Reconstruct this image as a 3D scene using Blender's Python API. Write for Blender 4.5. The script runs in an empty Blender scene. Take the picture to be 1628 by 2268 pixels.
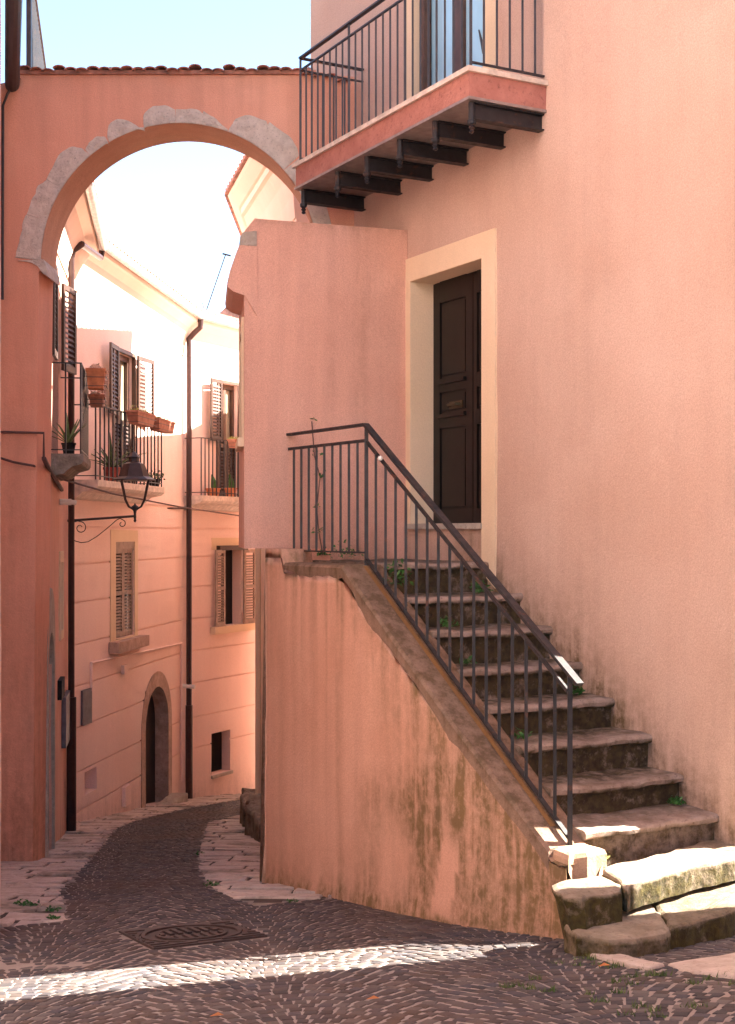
import bpy, math, random
from mathutils import Vector, noise
from mathutils.geometry import tessellate_polygon
random.seed(7)
S = bpy.context.scene
C = S.collection
R = math.radians
# ------------------------------------------------------------------ camera, world, sun, exposure
F, CX, HZ = 2970.0, 814.0, 1180.0            # focal length and horizon in the photo's 1628 x 2267 viewing size
cam = bpy.data.cameras.new('camera'); camo = bpy.data.objects.new('camera', cam); C.objects.link(camo)
camo.location = (0, 0, 0); camo.rotation_euler = (R(90), 0, 0)
cam.sensor_fit = 'VERTICAL'; cam.sensor_height = 36.0; cam.lens = 36.0 * F / 2268.0
cam.shift_y = (HZ - 1134.0) / 2268.0
cam.clip_start = 0.05; cam.clip_end = 2000
S.camera = camo
SUN_EL, SUN_AZ = R(40), math.atan2(0.970, 0.243)      # azimuth from +Y towards +X
w = bpy.data.worlds.new('World'); S.world = w; w.use_nodes = True
nt = w.node_tree; bg = nt.nodes['Background']
sky = nt.nodes.new('ShaderNodeTexSky'); sky.sky_type = 'NISHITA'; sky.sun_disc = False
sky.sun_elevation = SUN_EL; sky.sun_rotation = SUN_AZ
sky.air_density = 1.0; sky.dust_density = .3; sky.ozone_density = 1.5
nt.links.new(sky.outputs[0], bg.inputs[0]); bg.inputs[1].default_value = 0.05
sl = bpy.data.lights.new('sun', 'SUN'); sl.energy = 5.0; sl.angle = R(0.5); sl.color = (1.0, 0.93, 0.82)
so = bpy.data.objects.new('sun', sl); C.objects.link(so)
sd = Vector((math.sin(SUN_AZ) * math.cos(SUN_EL), math.cos(SUN_AZ) * math.cos(SUN_EL), math.sin(SUN_EL)))
so.rotation_euler = sd.to_track_quat('Z', 'Y').to_euler(); so.location = (8, 2, 12)
S.view_settings.view_transform = 'Standard'; S.view_settings.look = 'None'
S.view_settings.exposure = 3.32; S.view_settings.gamma = 1.0
S.render.engine = 'CYCLES'
S.cycles.max_bounces = 10; S.cycles.diffuse_bounces = 8

# ------------------------------------------------------------------ helpers
def V(*a): return Vector(a)
ORG = {}
def G(x, y):                                       # height of the sloping street
    if y < 0: z = -1.63
    elif y < 5: z = -1.63 - 0.055 * y
    elif y < 11: z = -1.905 - 0.155 * (y - 5)
    elif y < 34: z = -2.835 - 0.137 * (y - 11)
    else: z = -5.986
    return z + .048*max(-3.0, min(3.0, x))*max(0, min(1, (9.0-y)/1.8))*(1 if y > 0 else 0)
def gpt(u, v):                                     # pixel -> point on the street
    y = 4.0
    for k in range(4000):
        if (v - HZ) / F * y >= -G((u - CX) / F * y, y): break
        y += 0.005
    return V((u - CX) / F * y, y, G((u - CX) / F * y, y))
def at(u, v, Y): return V((u - CX) / F * Y, Y, (HZ - v) / F * Y)
def atz(u, v, z): return at(u, v, -z * F / (v - HZ))
def fbm(p, s=1.0, o=3): return noise.fractal(Vector(p) * s, 1.0, 2.0, o)

class MB:
    def __init__(self): self.v = []; self.f = []
    def add(self, vs, fs):
        o = len(self.v); self.v += [Vector(x) for x in vs]; self.f += [tuple(i + o for i in f) for f in fs]
    def quad(self, *p): self.add(p, [tuple(range(len(p)))])
    def obox(self, p, a, b, c):
        p, a, b, c = map(Vector, (p, a, b, c))
        vs = [p, p+a, p+a+b, p+b, p+c, p+a+c, p+a+b+c, p+b+c]
        fs = [(0,3,2,1),(4,5,6,7),(0,1,5,4),(1,2,6,5),(2,3,7,6),(3,0,4,7)]
        if a.cross(b).dot(c) < 0: fs = [tuple(reversed(f)) for f in fs]
        self.add(vs, fs)
    def bar(self, p, q, w, h, up=(0,0,1)):
        p, q = Vector(p), Vector(q); d = q - p; s = d.cross(Vector(up)).normalized(); t = s.cross(d).normalized()
        self.obox(p - s*w/2 - t*h/2, d, s*w, t*h)
    def tube(self, pts, r, n=8, cap=True):
        pts = [Vector(p) for p in pts]; rs = r if isinstance(r, (list, tuple)) else [r]*len(pts)
        rings = []; ref = None
        for i, p in enumerate(pts):
            d = (pts[min(i+1, len(pts)-1)] - pts[max(i-1, 0)]).normalized()
            if ref is None: ref = Vector((0,0,1)) if abs(d.z) < 0.9 else Vector((1,0,0))
            a = (ref - d*ref.dot(d)).normalized(); ref = a; b = d.cross(a)
            rings.append([p + (a*math.cos(k*2*math.pi/n) + b*math.sin(k*2*math.pi/n))*rs[i] for k in range(n)])
        vs = [x for rg in rings for x in rg]; fs = []
        for i in range(len(pts)-1):
            for k in range(n):
                k2 = (k+1) % n; fs.append((i*n+k, i*n+k2, (i+1)*n+k2, (i+1)*n+k))
        if cap: fs += [tuple(reversed(range(n))), tuple(range(len(vs)-n, len(vs)))]
        self.add(vs, fs)
    def lathe(self, c, prof, n=10):               # prof: (radius, z)
        self.tube([Vector(c) + V(0,0,z) for r, z in prof], [max(r, 1e-4) for r, z in prof], n)
    def poly(self, loops, f, d0, d1, inner=True):  # prism between depth d0 and d1; loops: outer + holes; f(a,b,d)->point
        flat = [p for l in loops for p in l]
        tris = tessellate_polygon([[V(a, b, 0) for a, b in l] for l in loops])
        n = len(flat); area = sum(l[0]*m[1]-m[0]*l[1] for l, m in zip(loops[0], loops[0][1:]+loops[0][:1]))
        vs = [f(a, b, d0) for a, b in flat] + [f(a, b, d1) for a, b in flat]; fs = []
        for t in tris:
            t = tuple(t); fs.append(t); fs.append(tuple(i + n for i in reversed(t)))
        o = 0
        for l in loops:
            m = len(l)
            for k in range(m): fs.append((o+k, o+(k+1) % m, n+o+(k+1) % m, n+o+k))
            o += m
        self.add(vs, fs)
    def build(self, name, mat, parent=None, smooth=False, attrs=None, org=None, fix=True):
        off = ORG[parent] if parent else (Vector(org) if org is not None else V(0,0,0))
        me = bpy.data.meshes.new(name); me.from_pydata([v - off for v in self.v], [], self.f); me.validate()
        if fix:
            import bmesh
            bm = bmesh.new(); bm.from_mesh(me); bmesh.ops.remove_doubles(bm, verts=bm.verts, dist=1e-5) if len(bm.verts) < 60000 else None
            bmesh.ops.recalc_face_normals(bm, faces=bm.faces); bm.to_mesh(me); bm.free()
        if attrs:
            for an, fn in attrs.items():
                a = me.attributes.new(an, 'FLOAT', 'POINT')
                a.data.foreach_set('value', [fn(v.co + off) for v in me.vertices])
        me.materials.append(mat)
        if smooth: me.shade_smooth()
        o = bpy.data.objects.new(name, me); C.objects.link(o)
        if parent: o.parent = parent
        else: o.location = off
        ORG[o] = off
        return o
def tag(o, label=None, cat=None, group=None, kind=None):
    if label: o['label'] = label
    if cat: o['category'] = cat
    if group: o['group'] = group
    if kind: o['kind'] = kind
    return o
def thing(name, label, cat, loc, group=None):
    o = bpy.data.objects.new(name, None); C.objects.link(o); o.location = loc; o.empty_display_size = .2
    ORG[o] = Vector(loc); return tag(o, label, cat, group)
def copy_tree(o, parent=None):
    c = o.copy(); C.objects.link(c); c.parent = parent; ORG[c] = ORG[o]
    for ch in list(o.children):
        if ch.name in C.objects: copy_tree(ch, c)
    return c

class Wall:                                        # vertical plane: origin, direction, normal towards the street
    def __init__(s, p, q, flip=False):
        s.o = V(p[0], p[1], 0); d = V(q[0]-p[0], q[1]-p[1], 0); s.L = d.length; s.d = d.normalized()
        n = V(s.d.y, -s.d.x, 0)
        if n.dot(-(s.o + d*.5)) < 0: n = -n
        s.n = -n if flip else n
    def p(s, t, z, out=0.0): return s.o + s.d*t + s.n*out + V(0, 0, z)
    def uv(s, u, v=1180, out=0.0):
        k = (u - CX)/F; o = s.o + s.n*out
        t = (k*o.y - o.x)/(s.d.x - k*s.d.y); y = o.y + t*s.d.y
        return t, (HZ - v)/F*y
    def s(s, u, out=0.0): return s.uv(u, 1180, out)[0]
    def z(s, u, v, out=0.0): return s.uv(u, v, out)[1]

def relief(mb, W, s0, s1, z0, z1, holes=(), grooves=(), cell=0.25, amp=0.006, gw=0.022, gd=0.022):
    ss = {round(s0, 4), round(s1, 4)}; zs = {round(z0, 4), round(z1, 4)}
    for h in holes:
        ss |= {round(min(max(h[0], s0), s1), 4), round(min(max(h[1], s0), s1), 4)}; zs |= {round(min(max(h[2], z0), z1), 4), round(min(max(h[3], z0), z1), 4)}
    for g in grooves: zs |= {round(g, 4), round(g+gw, 4)}
    def sub(l):
        l = sorted(l); r = [l[0]]
        for a, b in zip(l, l[1:]):
            n = max(1, int(math.ceil((b-a)/cell)))
            r += [a + (b-a)*k/n for k in range(1, n+1)]
        return r
    ss, zs = sub(ss), sub(zs)
    def dep(a, b):
        for h in holes:
            if h[0] < a < h[1] and h[2] < b < h[3]: return (h[4], len(h) > 5 and h[5])
        for g in grooves:
            if g < b < g+gw: return (gd, True)
        return (0.0, True)
    D = [[dep((ss[i]+ss[i+1])/2, (zs[j]+zs[j+1])/2) for j in range(len(zs)-1)] for i in range(len(ss)-1)]
    idx = {}
    def vid(i, j, d):
        k = (i, j, round(d, 4))
        if k not in idx:
            p = W.p(ss[i], zs[j], -d); off = fbm(p, .9, 2)*amp*2 + fbm(p + V(9,9,9), 3.1, 2)*amp*.5
            if i in (0, len(ss)-1): off = 0
            mb.v.append(p + W.n*off); idx[k] = len(mb.v)-1
        return idx[k]
    for i in range(len(ss)-1):
        for j in range(len(zs)-1):
            d, face = D[i][j]
            if face: mb.f.append((vid(i,j,d), vid(i+1,j,d), vid(i+1,j+1,d), vid(i,j+1,d)))
            if i+2 < len(ss) and abs(D[i+1][j][0]-d) > 1e-5:
                e = D[i+1][j][0]; mb.f.append((vid(i+1,j,d), vid(i+1,j,e), vid(i+1,j+1,e), vid(i+1,j+1,d)))
            if j+2 < len(zs) and abs(D[i][j+1][0]-d) > 1e-5:
                e = D[i][j+1][0]; mb.f.append((vid(i,j+1,d), vid(i,j+1,e), vid(i+1,j+1,e), vid(i+1,j+1,d)))
def sweep(mb, path, outs, prof):                   # path: points, outs: outward dirs (mitred), prof: (out, dz)
    vs = [p + o*a + V(0,0,b) for p, o in zip(path, outs) for a, b in prof]; n = len(prof); fs = []
    for i in range(len(path)-1):
        for k in range(n): k2 = (k+1) % n; fs.append((i*n+k, i*n+k2, (i+1)*n+k2, (i+1)*n+k))
    fs += [tuple(range(n)), tuple(range(len(vs)-n, len(vs)))]
    mb.add(vs, fs)
def stone(mb, poly, ztop, zbot, bev=0.02, jit=0.008, seg=0.08, zf=None, seed=0):
    pts = []
    for a, b in zip(poly, poly[1:]+poly[:1]):
        a, b = V(a[0], a[1], 0), V(b[0], b[1], 0); n = max(1, int((b-a).length/seg))
        for k in range(n):
            q = a.lerp(b, k/n); pts.append(q + V(fbm(q*9+V(seed,0,0)), fbm(q*9+V(0,5,seed)), 0)*jit*2)
    c = sum(pts, V(0,0,0))/len(pts); n = len(pts)
    zt = (lambda q: zf(q)) if zf else (lambda q: ztop)
    def ring(k, dz, top=True):
        out = []
        for q in pts:
            d = (c-q); L = d.length; q2 = q + d/L*min(k, L*.8) if L > 1e-6 else q
            j = fbm(q2*6+V(0,0,seed), 1.0, 2)*jit
            out.append(V(q2.x, q2.y, (zt(q2) if top else zbot if not zf else zt(q2)-(ztop-zbot)) + dz + j*(1 if top else 0)))
        return out
    rings = [ring(-.004, 0, False), ring(jit*.6*random.random(), -bev*2.2), ring(0, -bev), ring(bev*.35, -bev*.3), ring(bev*1.1, 0)]
    mx = max((q-c).length for q in pts)
    k = bev*1.1 + .07
    while k < mx*.6: rings.append(ring(k, 0)); k += .12
    vs = [x for r in rings for x in r] + [V(c.x, c.y, zt(c) + fbm(c*6)*jit)]; fs = []
    for i in range(len(rings)-1):
        for k in range(n): k2 = (k+1) % n; fs.append((i*n+k, i*n+k2, (i+1)*n+k2, (i+1)*n+k))
    o = (len(rings)-1)*n
    fs += [(o+k, o+(k+1) % n, len(vs)-1) for k in range(n)] + [tuple(reversed(range(n)))]
    mb.add(vs, fs)

# ------------------------------------------------------------------ materials
def mat(name): m = bpy.data.materials.new(name); m.use_nodes = True; return m, m.node_tree, m.node_tree.nodes['Principled BSDF']
def N(nt, t, **kw):
    n = nt.nodes.new(t)
    for k, v in kw.items(): setattr(n, k, v)
    return n
def noiz(nt, scale, detail=4, vec=None, rough=.55):
    n = N(nt, 'ShaderNodeTexNoise'); n.inputs['Scale'].default_value = scale; n.inputs['Detail'].default_value = detail; n.inputs['Roughness'].default_value = rough
    if vec: nt.links.new(vec, n.inputs['Vector'])
    return n.outputs['Fac']
def rmp(nt, x, a, b, c=0.0, d=1.0):
    n = N(nt, 'ShaderNodeMapRange'); n.inputs[1].default_value = a; n.inputs[2].default_value = b; n.inputs[3].default_value = c; n.inputs[4].default_value = d
    nt.links.new(x, n.inputs[0]); return n.outputs[0]
def mth(nt, op, a, b):
    n = N(nt, 'ShaderNodeMath', operation=op)
    for i, x in enumerate((a, b)):
        if isinstance(x, (int, float)): n.inputs[i].default_value = x
        else: nt.links.new(x, n.inputs[i])
    return n.outputs[0]
def mixc(nt, f, a, b, mode='MIX'):
    n = N(nt, 'ShaderNodeMix', data_type='RGBA', blend_type=mode)
    for s, x in ((n.inputs[0], f), (n.inputs[6], a), (n.inputs[7], b)):
        if isinstance(x, (int, float)): s.default_value = x
        elif isinstance(x, tuple): s.default_value = (*x, 1) if len(x) == 3 else x
        else: nt.links.new(x, s)
    return n.outputs[2]
def pos(nt, sc=(1,1,1)):
    g = N(nt, 'ShaderNodeNewGeometry'); m = N(nt, 'ShaderNodeMapping'); m.inputs['Scale'].default_value = sc
    nt.links.new(g.outputs['Position'], m.inputs[0]); return m.outputs[0]
def attr(nt, name, col=False):
    a = N(nt, 'ShaderNodeAttribute', attribute_name=name); return a.outputs['Color' if col else 'Fac']
def bump(nt, b, h, strength, dist):
    n = N(nt, 'ShaderNodeBump'); n.inputs['Strength'].default_value = strength; n.inputs['Distance'].default_value = dist
    nt.links.new(h, n.inputs['Height']); nt.links.new(n.outputs[0], b.inputs['Normal'])
def stucco(name, c1, c2, streak=.25, dirt=(.085,.06,.035), bs=.35, grain=.16):
    m, nt, b = mat(name); P = pos(nt)
    col = mixc(nt, rmp(nt, noiz(nt, .9, 5, P), .32, .68), c1, c2)
    col = mixc(nt, rmp(nt, noiz(nt, .55, 3, P), .53, .57, 0, .22), col, tuple(x*.88 for x in c1))
    col = mixc(nt, rmp(nt, noiz(nt, 2.3, 6, P, .7), .62, .72, 0, .35), col, tuple(min(1, x*1.12+.02) for x in c2))
    st = rmp(nt, noiz(nt, 1.0, 5, pos(nt, (7, 7, .5)), .6), .42, .75)
    col = mixc(nt, mth(nt, 'MULTIPLY', st, streak), col, tuple(x*.62 for x in c2))
    g = rmp(nt, noiz(nt, 120, 2, P), .25, .75, 1-grain, 1+grain)
    gm = N(nt, 'ShaderNodeCombineXYZ')
    for i in range(3): nt.links.new(g, gm.inputs[i])
    col = mixc(nt, 1.0, col, gm.outputs[0], 'MULTIPLY')
    d = attr(nt, 'dirt')
    dm = mth(nt, 'MULTIPLY', d, rmp(nt, noiz(nt, 1.0, 6, pos(nt, (11, 11, 1.3)), .65), .30, .66, .28, 1.15))
    dm2 = mth(nt, 'MULTIPLY', dm, rmp(nt, noiz(nt, 14, 4, P, .7), .3, .6, .45, 1.15))
    c = N(nt, 'ShaderNodeClamp'); nt.links.new(dm2, c.inputs[0]); c.inputs[2].default_value = .93
    col = mixc(nt, c.outputs[0], col, mixc(nt, noiz(nt, 3, 3, P), dirt, (dirt[0]*1.5, dirt[1]*1.35, dirt[2]*.9)))
    nt.links.new(col, b.inputs['Base Color']); b.inputs['Roughness'].default_value = .92; b.inputs['Specular IOR Level'].default_value = .15
    h = mth(nt, 'ADD', noiz(nt, 55, 4, P), mth(nt, 'MULTIPLY', noiz(nt, 6, 3, P), 1.2))
    bump(nt, b, h, bs, .012); return m
def rock(name, c1, c2, moss=(.035,.03,.014), bs=.6, sc=7):
    m, nt, b = mat(name); P = pos(nt)
    col = mixc(nt, rmp(nt, noiz(nt, sc, 8, P, .65), .35, .65), c1, c2)
    col = mixc(nt, rmp(nt, noiz(nt, sc*5, 4, P), .58, .75, 0, .7), col, tuple(x*.4 for x in c2))
    mo = mth(nt, 'MULTIPLY', attr(nt, 'dirt'), rmp(nt, noiz(nt, 9, 6, P, .7), .3, .62, .3, 1.4))
    c = N(nt, 'ShaderNodeClamp'); nt.links.new(mo, c.inputs[0]); c.inputs[2].default_value = .96
    col = mixc(nt, c.outputs[0], col, mixc(nt, rmp(nt, noiz(nt, 22, 3, P), .35, .65), moss, (moss[0]*2.3, moss[1]*2.3, moss[2]*1.6)))
    nt.links.new(col, b.inputs['Base Color']); b.inputs['Roughness'].default_value = .9; b.inputs['Specular IOR Level'].default_value = .2
    bump(nt, b, mth(nt, 'ADD', noiz(nt, 40, 6, P, .7), mth(nt, 'MULTIPLY', noiz(nt, 11, 4, P), 1.5)), bs, .02); return m
def plain(name, c, rough=.6, metal=0, var=.25, sc=14, bs=.15, spec=.4):
    m, nt, b = mat(name); P = pos(nt)
    col = mixc(nt, rmp(nt, noiz(nt, sc, 5, P), .3, .7), tuple(x*(1-var) for x in c), tuple(min(1, x*(1+var)) for x in c))
    nt.links.new(col, b.inputs['Base Color']); b.inputs['Roughness'].default_value = rough; b.inputs['Metallic'].default_value = metal
    b.inputs['Specular IOR Level'].default_value = spec
    bump(nt, b, noiz(nt, sc*5, 4, P), bs, .004); return m
PSTONE = rock('pinkish stone', (.66,.48,.40), (.50,.36,.29))
PINK = stucco('pink stucco', (.525,.36,.285), (.58,.42,.345), .15)
ROSE = stucco('rose stucco', (.62,.35,.265), (.70,.43,.34), .32)
OCHRE = stucco('orange stucco', (.68,.33,.225), (.74,.40,.285), .35)
SIDEW = stucco('side wall stucco', (.60,.335,.235), (.66,.39,.285), .28, dirt=(.13,.092,.052))
PALE = stucco('pale pink stucco', (.86,.65,.57), (.88,.69,.61), .08)
CREAM = stucco('cream plaster', (.72,.56,.38), (.78,.63,.46), .1, bs=.2, grain=.08)
COVE = stucco('cream cornice plaster', (.82,.63,.51), (.86,.70,.59), .1, bs=.1, grain=.05)
COPING = stucco('worn stair coping', (.26,.17,.125), (.34,.225,.165), .4, dirt=(.085,.06,.042), bs=.7)
MUSTARD = stucco('mustard edge plaster', (.26,.13,.045), (.20,.10,.045), .3)
LIME = rock('limestone', (.52,.47,.40), (.40,.35,.30))
SLAB = rock('pavement limestone', (.62,.51,.43), (.44,.355,.30), bs=.5)
BED = plain('dark joint soil', (.07,.05,.038), .95)
STEP = rock('stair stone', (.42,.33,.28), (.23,.17,.13), moss=(.03,.022,.013))
MOSSY = rock('mossy stone', (.34,.27,.20), (.20,.15,.105), moss=(.028,.022,.007))
FILL = rock('pale mortar fill', (.42,.34,.26), (.30,.24,.18))
VOUS = rock('arch limestone', (.82,.74,.65), (.62,.55,.48), bs=1.0, sc=11)
def iron(name, c):
    m, nt, b = mat(name); P = pos(nt)
    col = mixc(nt, rmp(nt, noiz(nt, 20, 5, P), .3, .7), tuple(x*.8 for x in c), tuple(x*1.3 for x in c))
    col = mixc(nt, rmp(nt, noiz(nt, 9, 8, P, .7), .58, .68, 0, .85), col, (.11,.045,.025))
    nt.links.new(col, b.inputs['Base Color']); b.inputs['Metallic'].default_value = .2
    nt.links.new(rmp(nt, noiz(nt, 15, 4, P), .3, .7, .4, .75), b.inputs['Roughness']); bump(nt, b, noiz(nt, 70, 4, P), .3, .003); return m
IRON = plain('dark painted iron', (.042,.037,.042), .45, .3)
IRON2 = iron('weathered grey iron', (.024,.021,.023))
RUST = iron('rusty beam iron', (.018,.017,.021))
PIPE = plain('brown downpipe paint', (.045,.02,.018), .4, .2)
ZINC = plain('zinc gutter', (.42,.38,.35), .45, .5)
WOOD = plain('dark door wood', (.0075,.0055,.005), .45, var=.35, sc=9)
BROWN = plain('brown frame wood', (.09,.045,.03), .5)
SHUT = plain('brown shutter paint', (.055,.028,.02), .5)
SHUT2 = plain('greige shutter paint', (.30,.225,.18), .6)
DARK = plain('dark interior', (.008,.006,.006), .9)
TERRA = plain('terracotta', (.55,.20,.09), .8)
TERRA2 = plain('dusty terracotta', (.36,.15,.10), .8)
REDPOT = plain('red plastic pot', (.30,.045,.03), .5)
TILE = plain('clay roof tile', (.40,.20,.15), .9, var=.5, sc=9, bs=.6)
BLUE_PANE = plain('pale blue glossy pane', (.36,.62,.78), .15, var=.08, sc=3, bs=.02, spec=.6)  # one even pale blue, glossy, over each whole pane
GLASS = plain('window glass', (.30,.27,.20), .06, var=.5, sc=1.4, bs=0, spec=1)
WHITE = plain('white plastic', (.75,.73,.68), .5, var=.06)
METER = plain('grey meter box', (.11,.10,.12), .6)
FASCIA = rock('pink balcony fascia', (.46,.21,.17), (.36,.15,.12), bs=.5, sc=6)
SOFF = plain('cream soffit', (.78,.56,.40), .9)
MARB = plain('marble balcony edge', (.62,.53,.45), .6)
CAST = plain('cast iron manhole', (.06,.04,.036), .65, .3, var=.3)
LEAF = plain('green leaf', (.035,.12,.02), .5, var=.5, sc=30)
LEAF2 = plain('yellow green leaf', (.30,.30,.08), .6, var=.5, sc=30)
AGAV = plain('agave leaf', (.10,.14,.06), .5, var=.4, sc=20)
FLOW = plain('pale flower', (.75,.55,.45), .6, var=.3, sc=40)
CABLE = plain('old cable', (.10,.055,.05), .8)
m, nt, b = mat('porphyry setts'); P = pos(nt)
col = mixc(nt, .85, mixc(nt, noiz(nt, 30, 4, P), (.08,.06,.052), (.11,.08,.068)), attr(nt, 'tint', True))
nt.links.new(mixc(nt, rmp(nt, noiz(nt, .7, 3, P), .45, .75, 0, .5), col, (.12,.065,.035)), b.inputs['Base Color'])
b.inputs['Roughness'].default_value = .8; b.inputs['Specular IOR Level'].default_value = .2; bump(nt, b, noiz(nt, 90, 4, P), .4, .006); COBBLE = m
m, nt, b = mat('sandy mortar'); P = pos(nt)
nt.links.new(mixc(nt, noiz(nt, 5, 6, P), (.15,.12,.105), (.33,.275,.24)), b.inputs['Base Color']); b.inputs['Roughness'].default_value = .95
bump(nt, b, noiz(nt, 60, 4, P), .6, .01); MORTAR = m

# ================================================================== GROUND
mb = MB(); xs = [-120,-40,-15,-8,-6]+[-5+.5*i for i in range(21)]+[6,8,15,40,120]; ys = [-120,-40,-10,-2]+[.5*i for i in range(70)]+[45,80,200]
for y in ys:
    for x in xs: mb.v.append(V(x, y, G(x, y)-.0025 + (.006*fbm((x*2,y*2,0)) if abs(x) < 5 and 2 < y < 30 else 0)))
for j in range(len(ys)-1):
    for i in range(len(xs)-1): a = j*len(xs)+i; mb.f.append((a, a+1, a+1+len(xs), a+len(xs)))
tag(mb.build('ground', MORTAR, smooth=True), kind='structure')

def inpoly(x, y, P):
    c = False
    for a, b in zip(P, P[1:]+P[:1]):
        if (a[1] > y) != (b[1] > y) and x < (b[0]-a[0])*(y-a[1])/(b[1]-a[1])+a[0]: c = not c
    return c
LP = [(532,1771),(430,1788),(339,1808),(292,1820),(252,1840),(219,1886),(175,1930),(135,1974),(149,2039),(0,2054)]
RP = [(532,1806),(459,1824),(443,1879),(439,1919),(463,1963),(510,1988),(568,2006),(648,1999),(728,1990)]
lp = [gpt(*p).xy for p in LP]; rp = [gpt(*p).xy for p in RP]
# walls on the two sides in plan, as x(y)
def xi(pts, y):
    pts = sorted(pts, key=lambda p: p[1])
    if y <= pts[0][1]: return pts[0][0]
    for a, b in zip(pts, pts[1:]):
        if y <= b[1]: return a[0]+(b[0]-a[0])*(y-a[1])/(b[1]-a[1])
    return pts[-1][0]
LWALL = [(-1.35,5),(-1.98,7),(-2.78,10.1),(-3.29,12.1),(-3.1,12.2),(-3.0,12.65),(-3.04,12.7),(-3.644,16.6),(-2.95,21.5),(-1.4,24.5),(.5,28)]
RWALL = [(1.05,7.3),(-.62,10.83),(-.9,12.1),(-.6,12.7),(-.745,14),(-1.356,16.5),(-1.4,19),(-1.45,21),(-.6,24)]
lpoly = [tuple(p) for p in lp] + [(-2.3, lp[-1].y), (-3.9, lp[-1].y+1), (-4, 16), (-3.6, 21.6), (-1.6, 24.8), (-.8, 24.8)]
lpoly[0] = (lp[0].x, lp[0].y)
rpoly = [tuple(p) for p in rp] + [(.3, 10.5), (-.3, 19), (lp[0].x+.9, 19)]
mcen = sum((gpt(*p) for p in ((276,2059),(509,2037),(582,2079),(327,2112))), V(0,0,0))/4
md = (gpt(509,2037)-gpt(276,2059)); md.z = 0; md.normalize(); mn = V(-md.y, md.x, 0)
# setts laid in segmental arcs
mb = MB(); tint = []
pal = [(.075,.056,.050),(.092,.066,.056),(.058,.046,.045),(.115,.086,.07),(.09,.06,.046),(.13,.098,.08),(.066,.055,.056),(.05,.04,.038)]
SW, SD, AW = .068, .082, 1.25
ARC = lambda p: .33*math.sin(math.pi*((p/AW) % 1.0))
rr = random.Random(3)
for j in range(-14, 370):
    q0 = 3.3 + j*SD; p = -4.0 + rr.uniform(0, SW)
    while p < 3.2:
        wd = SW*rr.uniform(.8, 1.2)
        cx_, cy_ = p + wd/2, q0 + ARC(p+wd/2)
        # whole pattern turned a little so that the arcs lie across the lane
        ca, sa = math.cos(.12), math.sin(.12); cx2, cy2 = cx_*ca-(cy_-8)*sa, 8+cx_*sa+(cy_-8)*ca
        p += wd
        if not (3.4 < cy2 < 25.5): continue
        if cx2 < xi(LWALL, cy2)-.05 or (cy2 > 7.3 and cx2 > xi(RWALL, cy2)+.25): continue
        if cy2 <= 7.3 and cx2 > 2.6: continue
        if inpoly(cx2, cy2, lpoly) or inpoly(cx2, cy2, rpoly): continue
        dm_ = V(cx2, cy2, 0)-V(mcen.x, mcen.y, 0)
        if abs(dm_.dot(md)) < .375 and abs(dm_.dot(mn)) < .375: continue
        sl_ = (ARC(p-wd+wd*.95)-ARC(p-wd+wd*.05))/(wd*.9); ang = math.atan(max(-1, min(1, sl_)))+.12
        e = .0042; hw, hd = wd/2-e, SD/2-e
        h = rr.uniform(.001, .0035); tx, ty = rr.uniform(-.025,.025), rr.uniform(-.025,.025)
        cs, sn = math.cos(ang), math.sin(ang); vs = []
        cor = [(-1,-1),(1,-1),(1,1),(-1,1)]; jj = [(rr.uniform(-.005,.005), rr.uniform(-.005,.005)) for _ in range(4)]
        for k, (ins, dz) in enumerate(((0,-.03),(0,-.003),(.006,h*.75),(.018,h))):
            for (a, b_), (j1, j2) in zip(cor, jj):
                lx, ly = a*(hw-ins*.8)+j1, b_*(hd-ins*.8)+j2
                x, y = cx2+lx*cs-ly*sn, cy2+lx*sn+ly*cs
                vs.append(V(x, y, G(x, y)+dz+(lx*tx+ly*ty if k > 1 else 0)))
        fs = [(k*4+i, k*4+(i+1) % 4, k*4+4+(i+1) % 4, k*4+4+i) for k in range(3) for i in range(4)]+[(12,13,14,15)]
        mb.add(vs, fs)
        c = rr.choice(pal); f_ = rr.uniform(.8, 1.25); tint += [(c[0]*f_*.74, c[1]*f_*.86, c[2]*f_*1.0, 1)]*16
o = mb.build('street', COBBLE, fix=False)
a = o.data.attributes.new('tint', 'FLOAT_COLOR', 'POINT'); a.data.foreach_set('color', [x for t in tint for x in t])
tag(o, kind='structure')
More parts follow.
